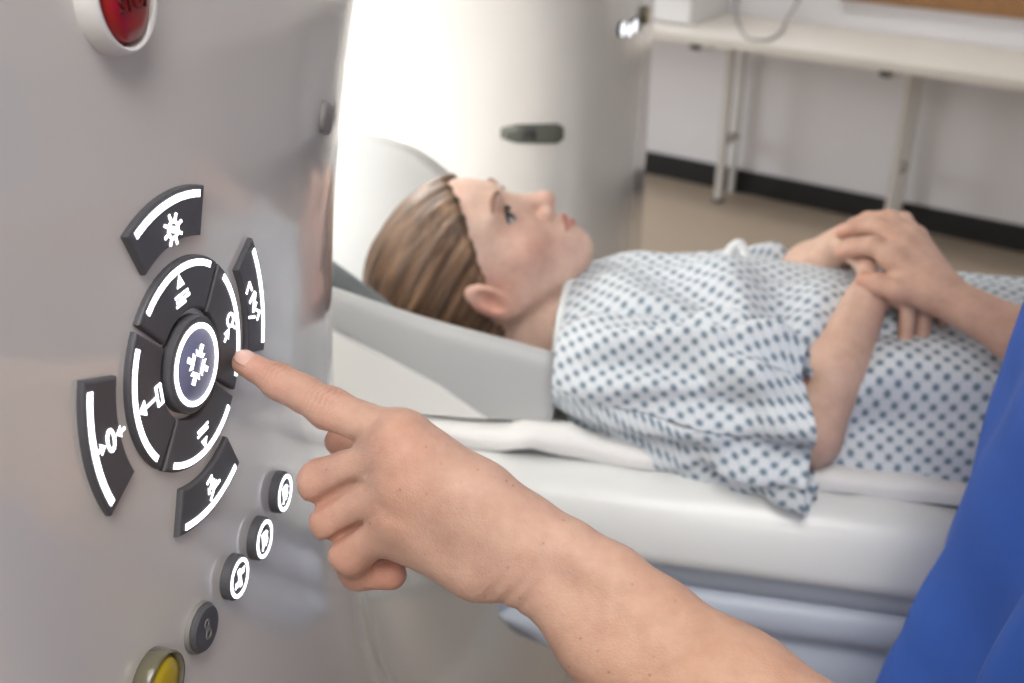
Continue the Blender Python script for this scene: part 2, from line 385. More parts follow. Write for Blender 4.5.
# ------------------------------------------------------------------ scanner gantry
GY = 1.085; GZ = 1.22; GROT = -math.radians(1.93); GX = -.2245+.0337*(GY-.378)
gantry = empty('scanner_gantry', (GX, GY, GZ), GROT)
tag(gantry, 'large glossy off-white scanner gantry with round bore and lit control buttons', 'scanner')
def to_g(p):
    v = np.asarray(p, float)-[GX, GY, GZ]; c, s = math.cos(-GROT), math.sin(-GROT)
    return np.array([c*v[0]-s*v[1], s*v[0]+c*v[1], v[2]])
def outer_r(phi):
    c, s = np.cos(phi), np.sin(phi); W = .985; H = np.where(s > 0, .80, GZ-.02); n = 5.0
    return ((np.abs(c)/W)**n+(np.abs(s)/H)**n)**(-1/n)
NA = 260; PH = np.arange(NA)*2*PI/NA; RO = outer_r(PH)
def gring(lx, r): return np.stack([np.full(NA, lx), np.cos(PH)*r, np.sin(PH)*r], 1)
# bore mouth: one soft convex roll from the flat face into the bore, (radius, depth)
MOUTH = np.array([(.76, 0), (.715, 0), (.65, -.0035), (.60, -.009), (.55, -.018), (.51, -.028), (.48, -.039), (.455, -.054), (.43, -.078), (.41, -.108), (.395, -.152), (.386, -.21), (.380, -.30)])
MP = smooth_line(MOUTH, 60)
def face_x(y, z):
    r = np.hypot(y, z); return np.interp(r, MP[::-1, 0], MP[::-1, 1])
# below the axis the mouth is drawn out downwards
def low(r): return 1+.30*np.maximum(0, -np.sin(PH))**2*float(np.clip((r-.38)/.06, 0, 1))
rings = [gring(x, r+0*PH) for x, r in ((-.60, .380), (-.45, .380))]+[gring(x, r*low(r)) for r, x in MP[::-1]]
for t in np.linspace(0, 1, 8)[1:]: rings.append(gring(0.0, .76*low(.76)+(RO-.15-.76*low(.76))*t))
for t in np.linspace(0, 1, 10)[1:]:
    a = t*PI/2; rings.append(gring(-.15*(1-math.cos(a)), RO-.15+.15*math.sin(a)))
for x in (-.4, -.66): rings.append(gring(x, RO))
for t in np.linspace(0, 1, 7)[1:]:
    a = t*PI/2; rings.append(gring(-.66-.14*math.sin(a), RO-.14*(1-math.cos(a))))
rings += [gring(x, r+0*PH) for x, r in ((-.80, .50), (-.785, .44), (-.75, .40), (-.68, .383), (-.60, .380))]
link('front_cover', grid_mesh('front_cover', np.array(rings), close_v=True), M['gantry'], gantry)
# ring light added in the bore wall to whiten the bore
ring0 = []
for lx, r in ((-.505, .381), (-.505, .374), (-.445, .374), (-.445, .381)):
    ring0.append(gring(lx, r+0*PH))
bl = link('added_bore_light', grid_mesh('added_bore_light', np.array(ring0), close_v=True), M['added_bore_lamp'], gantry, False)
bl['label'] = 'white ring light added in the bore wall'
def bend(o, cy, cz):
    """lay a key onto the curved face"""
    me = o.data; co = np.zeros(len(me.vertices)*3, np.float32); me.vertices.foreach_get('co', co); co = co.reshape(-1, 3)
    co[:, 0] += face_x(cy+co[:, 1], cz+co[:, 2]); me.vertices.foreach_set('co', co.ravel()); me.update()
# dark sensor windows on the bore lip, near and far side
def funnel_window(phi_c, dphi, prof, thick, name):
    """rounded plate hugging the funnel: prof list of (lx,r) along its length"""
    pr = smooth_line(np.array(prof), 14); n = np.gradient(pr, axis=0); nn = np.stack([n[:, 1], -n[:, 0]], 1); nn /= np.linalg.norm(nn, axis=1)[:, None]
    if nn[0][1] > 0: nn = -nn
    S = []
    for k in range(14):
        e = min(k, 13-k)/2.0; w = dphi*min(1, .55+.45*min(1, e))
        row = []
        for (f, hgt) in ((-1, -.002), (-1, thick*.6), (-.85, thick), (.85, thick), (1, thick*.6), (1, -.002)):
            ph = phi_c+f*w; q = pr[k]+nn[k]*hgt; row.append((q[0], math.cos(ph)*q[1], math.sin(ph)*q[1]))
        S.append(row)
    return grid_mesh(name, np.array(S), close_v=True, caps=True)
for phc, words, k0, k1 in ((math.radians(-8.8), 'far', .437, .395), (math.radians(180-23.6), 'near', .570, .548)):
    rr = np.linspace(k0, k1, 6); pr = np.stack([np.interp(rr, MP[::-1, 0], MP[::-1, 1]), rr], 1)
    w = link('sensor_window', funnel_window(phc, .033 if words == 'far' else .016, pr, .003, 'sensor_window'), M['slot' if words == 'far' else 'seam'], gantry)
    w['label'] = 'small dark sensor window on the %s side of the bore' % words
    if words == 'far': link('lens_divider', funnel_window(phc, .019, pr[-3:-1], .0045, 'lens_divider'), M['dark'], w)

# ---- control buttons
BT = .0030
def sector_mesh(name, r0, r1, a0, a1, th=BT, bev=.0012, n=20, trim=0.0):
    V = []; F = []
    def loop(i, x):
        A0, A1 = a0+i/r1, a1-i/r1
        out = [(x, (r1-i)*math.cos(a), (r1-i)*math.sin(a)) for a in np.linspace(A0, A1, n)]
        B0, B1 = a0+i/r0+trim, a1-i/r0-trim
        inn = [(x, (r0+i)*math.cos(a), (r0+i)*math.sin(a)) for a in np.linspace(B1, B0, n)]
        return out+inn
    L = [loop(0, -.001), loop(0, th-bev), loop(bev*.35, th-bev*.3), loop(bev, th)]
    for l in L: V += l
    m = 2*n
    for k in range(3):
        for j in range(m): F.append((k*m+j, k*m+(j+1) % m, (k+1)*m+(j+1) % m, (k+1)*m+j))
    top = 3*m
    for j in range(n-1): F.append((top+j, top+j+1, top+m-2-j, top+m-1-j))
    return mesh_py(name, V, F)
def disc_mesh(name, prof, n=40, sy=1.0):
    """lathe about lx: prof list of (lx, r), last r 0 closes"""
    P = []
    for (x, r) in prof: P.append([(x, r*sy*math.cos(a), r*math.sin(a)) for a in np.arange(n)*2*PI/n])
    return grid_mesh(name, np.array(P), close_v=True, caps=True)
def arc_flat(name, r0, r1, a0, a1, x, n=28, th=.0004):
    V = []; F = []
    for a in np.linspace(a0, a1, n):
        for (r, xx) in ((r0, x), (r1, x), (r1, x+th), (r0, x+th)): V.append((xx, r*math.cos(a), r*math.sin(a)))
    for k in range(n-1):
        for j in range(4): F.append((4*k+j, 4*k+(j+1) % 4, 4*k+4+(j+1) % 4, 4*k+4+j))
    if abs(a1-a0) < 6.2: F += [(0, 1, 2, 3), tuple(4*(n-1)+j for j in (3, 2, 1, 0))]
    return mesh_py(name, V, F)
def icon_mesh(name, strokes, polys, c, s, x, w=.0011, rot=0.0):
    """strokes / filled polygons in unit icon space -> thin raised glyphs on the button face"""
    V = []; F = []; th = .0004; cr, sr_ = math.cos(rot), math.sin(rot)
    def tr(p): return (c[0]+s*(p[0]*cr-p[1]*sr_), c[1]+s*(p[0]*sr_+p[1]*cr))
    def prism(pts):
        b = len(V); k = len(pts)
        for p in pts: V.append((x, *p))
        for p in pts: V.append((x+th, *p))
        F.append(tuple(b+k+j for j in range(k))); F.append(tuple(b+j for j in reversed(range(k))))
        for j in range(k): F.append((b+j, b+(j+1) % k, b+k+(j+1) % k, b+k+j))
    for st in strokes:
        P = [np.array(tr(p)) for p in st]
        for a, b in zip(P[:-1], P[1:]):
            d = (b-a)/(np.linalg.norm(b-a)+1e-9); nn = np.array([-d[1], d[0]])*w/2; e = d*w*.35
            prism([tuple(a-e-nn), tuple(b+e-nn), tuple(b+e+nn), tuple(a-e+nn)])
    for pg in polys: prism([tr(p) for p in pg])
    return mesh_py(name, V, F)
def circ(cx, cy, r, n=14, a0=0, a1=2*PI): return [(cx+r*math.cos(a), cy+r*math.sin(a)) for a in np.linspace(a0, a1, n+1)]
def arrow(p, q, h=.35, w=.3):
    p, q = np.array(p, float), np.array(q, float); d = (q-p)/np.linalg.norm(q-p); n = np.array([-d[1], d[0]])
    return [tuple(p), tuple(q-d*h*.6)], [tuple(q), tuple(q-d*h+n*w), tuple(q-d*h-n*w)]
IC = {}
IC['light'] = ([circ(0, 0, .62)]+[[(.85*math.cos(a), .85*math.sin(a)), (1.15*math.cos(a), 1.15*math.sin(a))] for a in np.arange(8)*PI/4+.2]+[[(-.18, .2), (.1, .1), (-.1, -.1), (.16, -.2)]], [])
IC['up'] = ([], [[(-.42, .45), (.42, .45), (0, 1.25)], [(-.8, -.15), (.75, -.15), (.75, .02), (-.8, .02)], [(-.7, -.5), (.85, -.5), (.85, -.3), (-.7, -.3)], [(-.8, -.75), (.3, -.75), (.3, -.6), (-.8, -.6)]])
IC['down'] = ([], [[(-.42, -.55), (.42, -.55), (0, -1.25)], [(-.8, .1), (.75, .1), (.75, -.06), (-.8, -.06)], [(-.7, .45), (.85, .45), (.85, .28), (-.7, .28)]])
s1, p1 = arrow((.35, 0), (-1.2, 0), .6, .42)
IC['out'] = ([s1, [(.45, .5), (.85, .5), (.85, -.5), (.45, -.5), (.45, .5)]], [p1])
s1, p1 = arrow((-1.0, -.3), (-.1, 0), .6, .4)
IC['in'] = ([s1, circ(.35, .35, .42), [(.35, -.1), (.6, -.6)]], [p1])
s1, p1 = arrow((-1.5, 0), (-.62, 0), .5, .42); s2, p2 = arrow((1.5, 0), (.62, 0), .5, .42)
IC['zero'] = ([s1, s2, [(x*.62, y*1.25) for x, y in circ(0, 0, .58, 16)]], [p1, p2])
IC['right'] = ([[(-.9, .9), (-.4, 1.3), (-.2, .8)], [(-.6, .2), (.1, .5), (-.3, -.5), (.2, -.2)], [(.1, -.6), (.5, -.9), (.1, -1.2)], [(-.9, -.6), (-.2, -.9)]], [[(-.1, .3), (.3, .4), (.1, .0)]])
IC['move'] = ([[(-1, -.7), (0, -.5), (.9, -.9)], [(-.3, .9), (.5, .7)]], [[(-.5, .1), (.4, .6), (.6, .1), (-.2, -.25)], [(-.9, .0), (-.5, .5), (-.55, -.3)], [(.2, -.2), (.7, -.3), (.5, -.75)]])
IC['four'] = ([], [[(q*math.cos(b)-e*math.sin(b)*1, q*math.sin(b)+e*math.cos(b)) for q, e in ((.38, -.3), (.38, .3), (.65, .42), (.55, .12), (.98, .1), (.98, -.16), (.55, -.12), (.62, -.42))] for b in np.array([.9, 2.47, 4.04, 5.61])])
IC['hold'] = ([[(-.45, .75), (.45, .6), (.5, -.35), (.0, -.7), (-.5, -.35), (-.45, .75)], [(-.75, -.8), (.7, .35)]], [[(-.15, .4), (.25, .35), (.25, -.15), (-.1, -.2)]])
s1, p1 = arrow((-1.05, -.45), (-.35, -.12), .5, .34); s2, p2 = arrow((1.05, .45), (.35, .12), .5, .34)
IC['narrow'] = ([s1, s2, [(-.15, -.85), (-.15, .85)], [(.15, -.85), (.15, .85)]], [p1, p2])
IC['breath'] = ([circ(0, .45, .25, 10), circ(0, -.4, .3, 10), [(-.2, .05), (.2, .05)]], [])

def control_panel(cy, cz, words):
    """ring of five keys, four outer wedges, row of small round keys, stop button, on the flat face"""
    sgn = 1 if words == 'near' else -1
    def place(o): o.location = (0, cy, cz); return o
    def key(me, label, bar=None, icon=None, m='button'):
        k = place(link('control_button', me, M[m], gantry)); k['label'] = label
        k.data.polygons.foreach_set('use_smooth', np.zeros(len(k.data.polygons), dtype=bool))
        if bar: link('light_bar', bar, M['glow'], k, False)
        if icon: link('icon', icon, M['glow'], k, False)
        return k
    q = PI/2; g = .0012
    spec = [('top', q, 'up', (0, .0335), .0066, 0), ('left', 2*q, 'out', (-.0325, .0), .0084, .0), ('bottom', 3*q, 'down', (0, -.0345), .0062, 0), ('right', 0, 'in', (.0355, 0), .0070, .3)]
    for nm, a, ic, c, s, rt in spec:
        key(sector_mesh('control_button', .0240, .0468, a-PI/4+.03, a+PI/4-.03), '%s key of the %s ring with white light bar' % (nm, words),
            arc_flat('light_bar', .0424, .0452, a-.62, a+.62, BT), icon_mesh('icon', *IC[ic], c, s, BT, .0012, rt))
    ck = key(disc_mesh('control_button', [(-.001, .0215), (BT+.001, .0215), (BT+.002, .0206), (BT+.0022, .0190), (BT+.0022, .001)]), 'round centre key of the %s ring with lit circle' % words,
             arc_flat('light_bar', .0158, .0182, 0, 2*PI, BT+.0022, 48), icon_mesh('icon', *IC['four'], (0, 0), .0092, BT+.0024))
    link('key_face', disc_mesh('key_face', [(BT+.002, .0157), (BT+.0023, .0157), (BT+.0023, .001)]), M['glow_blue'], ck, False)
    for nm, a, ic, c, s, rt in [('top', q, 'light', (.001, .0612), .0056, 0), ('left', 2*q, 'zero', (-.0622, 0), .0060, 0), ('bottom', 3*q, 'move', (.001, -.0635), .0055, .5), ('right', 0, 'right', (.064, 0), .0085, 0)]:
        key(sector_mesh('control_button', .0550, .0762, a-.405, a+.405, trim=-.0), 'outer %s wedge key of the %s panel with white light bar' % (nm, words),
            arc_flat('light_bar', .0712, .0742, a-.345, a+.345, BT), icon_mesh('icon', *IC[ic], c, s, BT, .0013, rt))
    rows = [(.072, -.117, 'hold', True), (.041, -.124, 'hold', True), (.010, -.124, 'narrow', True), (-.024, -.1265, 'breath', False)]
    for i, (y, z, ic, lit) in enumerate(rows):
        y *= sgn
        me = disc_mesh('control_button', [(-.001, .0112), (.004, .0112), (.005, .0104), (.0052, .0085), (.0052, .001)])
        k = key(me, ['first lit round key beside the finger row', 'second lit round key in the lower row', 'third lit round key with two arrows', 'unlit dark round key in the lower row'][i]+(' of the %s panel' % words),
                None, None)
        k.location = (0, cy+y, cz+z)
        if lit:
            link('light_bar', arc_flat('light_bar', .0080, .0099, 0, 2*PI, .0052, 40), M['glow'], k, False)
            link('icon', icon_mesh('icon', *IC[ic], (0, 0), .0054, .0052, .0009), M['glow'], k, False)
        else:
            link('rim', arc_flat('rim', .0098, .0122, 0, 2*PI, -.0005, 40, .003), M['seam'], k, False)
            link('icon', icon_mesh('icon', *IC[ic], (0, 0), .0072, .0052, .0009), M['seam'], k, False)
    y, z = -.064*sgn, -.122
    yb = link('yellow_button', disc_mesh('yellow_button', [(-.001, .0125), (.005, .0125), (.0075, .011), (.0085, .006), (.0086, .001)]), M['yellow'], gantry, loc=(0, cy+y, cz+z))
    yb['label'] = 'yellow round button in a clear guard ring on the %s panel' % words
    link('guard_ring', disc_mesh('guard_ring', [(-.001, .0150), (.007, .0148), (.0085, .0142), (.008, .0134), (.003, .0128)]), M['clear_ring'], yb)
    # stop button
    sb = link('stop_button', disc_mesh('stop_button', [(-.001, .0190), (.005, .0188), (.0075, .0175), (.0088, .0125), (.0093, .001)], 48, .79), M['stop_red'], gantry, loc=(0, cy-.011, cz+.157))
    sb['label'] = 'red round stop button in a white collar on the %s panel' % words
    P = [[(x, ry*math.cos(a), rz*math.sin(a)) for a in np.arange(56)*2*PI/56] for x, ry, rz in ((-.002, .0222, .0238), (.003, .0217, .0232), (.0068, .0202, .0220), (.0078, .0188, .0212), (.0070, .0172, .0203), (.004, .0160, .0197), (-.001, .0152, .0192))]
    link('collar', grid_mesh('collar', np.array(P), close_v=True), M['bezel'], sb)
    cu = bpy.data.curves.new('lettering', 'FONT'); cu.body = 'STOP'; cu.size = .0080; cu.align_x = 'CENTER'; cu.align_y = 'CENTER'; cu.extrude = .0006
    tmp = bpy.data.objects.new('lettering_curve', cu); COL.objects.link(tmp); bpy.context.view_layer.update(); me = bpy.data.meshes.new_from_object(tmp.evaluated_get(bpy.context.evaluated_depsgraph_get())); bpy.data.objects.remove(tmp)
    co = np.zeros(len(me.vertices)*3, np.float32); me.vertices.foreach_get('co', co); co = co.reshape(-1, 3)
    me.vertices.foreach_set('co', np.column_stack([co[:, 2]+.0093, co[:, 0], co[:, 1]-.0045]).astype(np.float32).ravel()); me.name = 'lettering'; me.materials.clear()
    link('lettering', me, M['stop_letter'], sb, False)
NEAR = to_g((-.2245, .374, 1.3935))
def all_under(o):
    return [o]+[c for ch in o.children for c in all_under(ch)]
for cy, words in ((NEAR[1], 'near'), (.635, 'far')):
    before = set(gantry.children); control_panel(cy, NEAR[2], words)
    for o in set(gantry.children)-before:
        for q in all_under(o):
            if q.type == 'MESH': bend(q, o.location.y, o.location.z)

# ------------------------------------------------------------------ patient table
YT = 1.0
table = empty('patient_table', (0, 0, 0)); tag(table, 'long white scanner table with blue-grey side groove under the patient', 'patient table')
def sym(half):          # half profile near side (y < YT) given top to bottom -> closed profile
    h = np.array(half, float); far = h[::-1].copy(); far[:, 0] = 2*YT-far[:, 0]; return np.vstack([h, far])
cr = sym([(1.0, 1.028), (.93, 1.034), (.87, 1.048), (.842, 1.057), (.826, 1.058), (.812, 1.052), (.800, 1.042), (.790, 1.026), (.784, 1.008), (.783, .998), (.787, .990), (.797, .988), (.815, .988), (.85, .988), (.93, .988), (.99, .988)])
link('cradle', extrude_profile('cradle', smooth_line(np.vstack([cr]), 90), -.62, 1.55, 6), M['white_plastic'], table)
gv = sym([(.812, .990), (.800, .986), (.798, .962), (.812, .952)])
link('side_groove', extrude_profile('side_groove', gv, -.20, 1.52), M['blue_grey'], table, False)
# lower carriage with a rounded head end
sec = []
for x in np.concatenate([np.linspace(-.185, -.05, 14), [.3, .8, 1.35, 1.5]]):
    k = 1-max(0, (-.06-x)/.125)**2 if x < -.06 else 1.0
    drop = .018+.105*math.sqrt(max(0.0, k)) if x < .9 else .123
    top = .960
    sec.append([(x, yy, zz) for yy, zz in sym([(.815, top), (.796, top-.002), (.788, top-.010), (.786, top-.022), (.789, top-.035), (.797, top-.040), (.797, top-.052), (.790, top-.058), (.790, top-.06-.35*(drop-.018)), (.795, top-drop+.006), (.805, top-drop), (.84, top-drop)])])
link('carriage', grid_mesh('carriage', np.array(sec), close_v=True, caps=True), M['carriage'], table)
ped = []
for z, a, b in ((0.0, .46, .24), (.05, .45, .23), (.08, .40, .19), (.45, .36, .165), (.79, .42, .17), (.836, .44, .17)):
    ped.append([(.78+a*math.copysign(abs(math.cos(t))**.5, math.cos(t)), YT+b*math.copysign(abs(math.sin(t))**.5, math.sin(t)), z) for t in np.arange(40)*2*PI/40])
link('pedestal', grid_mesh('pedestal', np.array(ped), close_v=True, caps=True), M['white_plastic'], table)
# mattress pad and paper sheet lie on it
rng = np.random.RandomState(4)
xs = np.linspace(-.35, 1.45, 125); 
pad_half = [(1.0, 1.044), (.93, 1.050), (.875, 1.061), (.852, 1.068), (.842, 1.069), (.836, 1.065), (.838, 1.060), (.85, 1.059), (.9, 1.046)]
pad = link('mattress', extrude_profile('mattress', sym(pad_half), -.33, 1.48, 8), M['blue_grey']); tag(pad, 'thin blue-grey mattress lying on the patient table', 'mattress')
P = []; prof = smooth_line([(1.2, 1.072), (1.13, 1.064), (1.0, 1.047), (.93, 1.053), (.875, 1.0645), (.852, 1.0715), (.840, 1.0725), (.832, 1.068), (.8305, 1.058)], 60)
for i, x in enumerate(xs):
    w = .0022*math.sin(x*31+1)+.0018*math.sin(x*67)+.0012*math.sin(x*113+2)
    row = []
    for j, (y, z) in enumerate(prof):
        e = max(0, (j-40)/19.0); row.append((x, y-w*e*1.2, z+.0008+w*e*.8+abs(.0016*math.sin(x*43+y*90))*(.3+e)+.012*math.exp(-((x+.150)/.035)**2-((y-.850)/.025)**2)*(1+.3*math.sin(x*140+y*60))))
    P.append(row)
P = np.array(P); me = grid_mesh('paper_sheet', P)
ps = link('paper_sheet', me, M['paper']); sd = ps.modifiers.new('thick', 'SOLIDIFY'); sd.thickness = .0012; sd.offset = 1
tag(ps, 'crinkled white paper sheet covering the mattress under the patient', 'paper sheet')

# ------------------------------------------------------------------ head holder
holder = empty('head_holder', (-.3, YT, 1.05)); tag(holder, 'grey U-shaped head holder cradling the patient head', 'head holder')
hx = np.linspace(-.56, -.150, 40)
def wing(x, side):
    if side < 0: return float(sinterp([x], [-.56, -.45, -.36, -.27, -.20, -.150], [1.228, 1.222, 1.194, 1.168, 1.152, 1.140])[0])
    return float(sinterp([x], [-.56, -.45, -.385, -.34, -.29, -.24, -.20, -.150], [1.258, 1.256, 1.250, 1.232, 1.192, 1.150, 1.128, 1.112])[0])
def hold_sec(x, side):
    rim = wing(x, side); wid = float(interp(x, [-.56, -.3, -.15], [.158, .140, .128])); yo = 1.0-wid; b = 1.070
    return [(1.0, 1.084), (.955, 1.088), (.925, 1.096), (yo+.030, b+.6*(rim-b)), (yo+.020, rim-.010), (yo+.012, rim), (yo+.003, rim-.001), (yo-.004, rim-.010), (yo-.009, b+.55*(rim-b)), (yo-.012, b+.02), (yo-.010, b+.006), (yo+.004, b+.004), (.93, 1.0675), (1.0, 1.062)]
def lin_sec(x, side):
    rim = wing(x, side)-(.018 if side < 0 else 0); wid = float(interp(x, [-.56, -.3, -.15], [.158, .140, .128])); yo = 1-wid
    return [(1.0, 1.090), (.957, 1.094), (.935, 1.104), (yo+.047, 1.07+.62*(rim-1.07)), (yo+.039, rim-.004), (yo+.031, rim+.005), (yo+.021, rim+.003), (yo+.018, rim-.008), (yo+.026, 1.07+.6*(rim-1.07)), (.927, 1.100), (.956, 1.090), (1.0, 1.086)]
def u_loft(secfn, xs):
    S = []
    for x in xs:
        h = np.array(secfn(x, -1)); f = np.array(secfn(x, 1))[::-1].copy(); f[:, 0] = 2-f[:, 0]
        pr = np.vstack([smooth_line(h, 40), smooth_line(f, 40)[1:-1]])
        S.append(np.column_stack([np.full(len(pr), x+.3), pr[:, 0]-YT, pr[:, 1]-1.05]))
    return np.array(S)
link('shell', grid_mesh('shell', u_loft(hold_sec, hx), close_v=True, caps=True), M['holder'], holder)
link('foam_lining', grid_mesh('foam_lining', u_loft(lin_sec, np.linspace(-.53, -.165, 34)), close_v=True, caps=True), M['holder'], holder)
# pale wedge plate on the near and far flank
for sgn in (-1, 1):
    tri = [(-.56, 1.079), (-.21, 1.079), (-.255, 1.110), (-.36, 1.164), (-.45, 1.196), (-.56, 1.204)]; V = []
    for dy in (.0, .006):
        for x, z in tri: V.append((x+.3, sgn*(float(interp(x, [-.56, -.3, -.15], [.158, .140, .128]))+.0085+dy), z-1.05))
    n = len(tri); F = [tuple(range(n)), tuple(range(2*n-1, n-1, -1))]+[(j, (j+1) % n, n+(j+1) % n, n+j) for j in range(n)]
    link('side_plate', mesh_py('side_plate', V, F), M['holder_white'], holder, False)
# dark roll standing in for the shaded gap inside the near wing
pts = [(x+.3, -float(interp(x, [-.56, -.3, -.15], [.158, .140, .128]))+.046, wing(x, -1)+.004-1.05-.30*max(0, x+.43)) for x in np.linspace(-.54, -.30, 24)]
link('gap_shade_roll', tube_mesh('gap_shade_roll', pts, [.019*math.sqrt(max(.01, 1-(k/23)**3)) for k in range(24)], 12), M['gap_shade'], holder)

# ------------------------------------------------------------------ heads
HM = np.array([[.2736, -.8341, .479], [-.9615, -.2246, .1581], [.0243, .5038, .8635]])
def head_sdf(P, detail=True):
    """P in head space: u lateral, v crown, w face; metres. Eye line v=0."""
    A = P.copy(); A[:, 0] = np.abs(A[:, 0])
    d = ell(A, (0, .014, -.020), (.072, .080, .092))
    d = smin(d, ell(A, (0, .026, .036), (.057, .044, .046)), .03)          # forehead
    d = smin(d, ell(A, (0, -.030, .030), (.056, .070, .052)), .03)         # mid face
    d = smin(d, cap(A, (.052, -.040, -.002), (.012, -.086, .060), .017, .017), .020)  # jaw
    d = smin(d, ell(A, (.036, -.030, .054), (.024, .024, .024)), .022)     # cheek
    d = smin(d, ell(A, (0, -.062, .068), (.030, .024, .024)), .02)         # mouth mound
    d = smin(d, ell(A, (0, -.088, .071), (.016, .014, .016)), .018)        # chin
    d = smin(d, cap(A, (.012, .017, .078), (.043, .017, .066), .007, .006), .012)     # brow ridge
    d = smax(d, -ell(A, (.031, .001, .091), (.019, .013, .016)), .012)     # socket
    d = smin(d, cap(A, (0, .006, .077), (0, -.028, .099), .0066, .0078), .011)        # nose bridge
    d = smin(d, ell(A, (0, -.033, .1005), (.0085, .0080, .0090)), .008)
    d = smin(d, ell(A, (.0115, -.037, .090), (.0065, .0065, .0085)), .006) # wings
    d = smin(d, cap(A, (0, -.040, .094), (0, -.048, .088), .004, .004), .006)
    if detail:
        d = smax(d, -ell(A, (.0062, -.0425, .0955), (.0030, .0028, .0045)), .002)
    lid = ell(A, (.031, -.001, .0675), (.0152, .0142, .0144))
    lid = smax(lid, -ell(A, (.0345, -.0012, .083), (.0160, .0068, .015)), .0015)
    d = smin(d, lid, .004)
    d = smax(d, -ell(A, (.0345, -.0012, .083), (.0158, .0066, .0140)), .0015)
    d = smin(d, cap(A, (0, -.0572, .0925), (.0175, -.0605, .0838), .0052, .0024), .004)   # lips
    d = smin(d, cap(A, (0, -.0672, .0910), (.0160, -.0640, .0842), .0058, .0028), .004)
    d = smax(d, -cap(A, (0, -.0622, .0985), (.023, -.0622, .0868), .0013, .0012), .002)
    # ear
    c = np.array([.0770, -.020, .003]); e = A-c
    Rm = np.array([[math.cos(.35), 0, math.sin(.35)], [0, 1, 0], [-math.sin(.35), 0, math.cos(.35)]])
    ear = ell(A, c, (.0085, .030, .0185), Rm)
    ear = smax(ear, -ell(A, c+[.0095, .004, .003], (.0072, .0185, .0100), Rm), .003)
    ear = smin(ear, ell(A, c+[.0015, -.008, .010], (.0045, .007, .005)), .004)
    d = smin(d, ear, .005)
    return d
def head_color(L, base, lip, blush):
    A = L.copy(); A[:, 0] = np.abs(A[:, 0]); C = np.tile(np.array(base), (len(L), 1))
    C = lerp(C, blush, np.clip(.55*gauss(A, (.040, -.030, .062), .020), 0, 1))
    C = lerp(C, blush, np.clip(.45*gauss(A, (0, -.034, .104), .010), 0, 1))
    C = lerp(C, blush, np.clip(.75*gauss(A, (.082, -.020, .004), .018), 0, 1))
    C = lerp(C, np.array(base)*[.72, .62, .60], np.clip(.70*gauss(A, (.033, .006, .078), .012), 0, 1))  # eye sockets darkened, their shade put into the skin colour
    m = np.minimum(cap(A, (0, -.0572, .0950), (.0180, -.0612, .0860), .0040, .0026), cap(A, (0, -.0672, .0935), (.0170, -.0635, .0860), .0044, .0026))
    C = lerp(C, lip, np.clip(.5-m/.002, 0, 1))
    return C
def head_extras(root, tf, brow_m, gaze=(0, 0, 1)):
    """eyes, brows, lashes as children; tf maps head space to world"""
    for s in (-1, 1):
        c = np.array([s*.031, -.001, .0675]); n = 16; g = np.array(gaze, float); g /= np.linalg.norm(g)
        ux = np.cross([0, 1, 0], g); ux /= np.linalg.norm(ux); uy = np.cross(g, ux)
        def ball(a0, a1, r, nm, m, k=9, par=root):
            S = [[tf(c+r*(math.cos(t)*g+math.sin(t)*(math.cos(b)*ux+math.sin(b)*uy))) for b in np.arange(n)*2*PI/n] for t in np.linspace(a0, a1, k)]
            return link(nm, grid_mesh(nm, np.array(S), close_v=True, caps=True), M[m], par)
        e = ball(.02, PI-.02, .0118, 'eyeball', 'eye_white', 14)
        ball(.02, .76, .0121, 'iris', 'iris', 6, e); ball(.02, .24, .0124, 'pupil', 'pupil', 5, e)
        pts = smooth_line([(s*.012, .0165, .0880), (s*.022, .0215, .0864), (s*.034, .0225, .0812), (s*.048, .0165, .0708)], 16)
        link('eyebrow', tube_mesh('eyebrow', [tf(p) for p in pts], [.0008+.0017*math.sin(PI*(k+.7)/17) for k in range(16)], 8), M[brow_m], root)
        pts = smooth_line([(s*.0180, -.0005, .0800), (s*.026, .0060, .0822), (s*.036, .0062, .0812), (s*.0470, .0000, .0745)], 14)
        link('eyelash', tube_mesh('eyelash', [tf(p) for p in pts], [.0008+.0013*math.sin(PI*(k+.5)/14) for k in range(14)], 6), M['lash'], root)

# ------------------------------------------------------------------ patient
HC = np.array([-.2616, 1.0004, 1.1665]); HS = .98
def h2w(p): return HC+HS*(HM@np.asarray(p, float))
def w2h(P): return ((P-HC)@HM)/HS
SH_N, EL_N, WR_N = np.array([-.112, .892, 1.118]), np.array([.078, .852, 1.102]), np.array([.122, .952, 1.190])
SH_F, EL_F, WR_F = np.array([-.112, 1.105, 1.095]), np.array([.060, 1.150, 1.105]), np.array([.110, 1.058, 1.203])
def fingers(P, fs, k=.003):
    d = None
    for pts, r in fs:
        e = chain(P, pts, r, .003); d = e if d is None else smin(d, e, k)
    return d
# far (left) hand laid across the near wrist, fingers hanging over its near side
LH = [([(.120, 1.040, 1.208), (.148, .992, 1.226), (.154, .960, 1.214), (.157, .940, 1.195), (.158, .930, 1.164)], [.011, .0095, .0085, .0078, .0065]),
      ([(.126, 1.044, 1.207), (.160, 1.000, 1.224), (.170, .965, 1.212), (.173, .945, 1.190), (.173, .935, 1.156)], [.011, .0095, .0085, .0078, .0065]),
      ([(.130, 1.050, 1.205), (.170, 1.010, 1.219), (.187, .982, 1.213), (.191, .962, 1.192), (.191, .952, 1.170)], [.011, .009, .008, .0073, .006]),
      ([(.112, 1.038, 1.206), (.136, .990, 1.224), (.146, .966, 1.226), (.148, .950, 1.214), (.148, .942, 1.196)], [.011, .0093, .0083, .0075, .0062]),
      ([(.108, 1.040, 1.203), (.116, 1.000, 1.212), (.120, .970, 1.214), (.125, .950, 1.204)], [.011, .010, .0088, .007])]
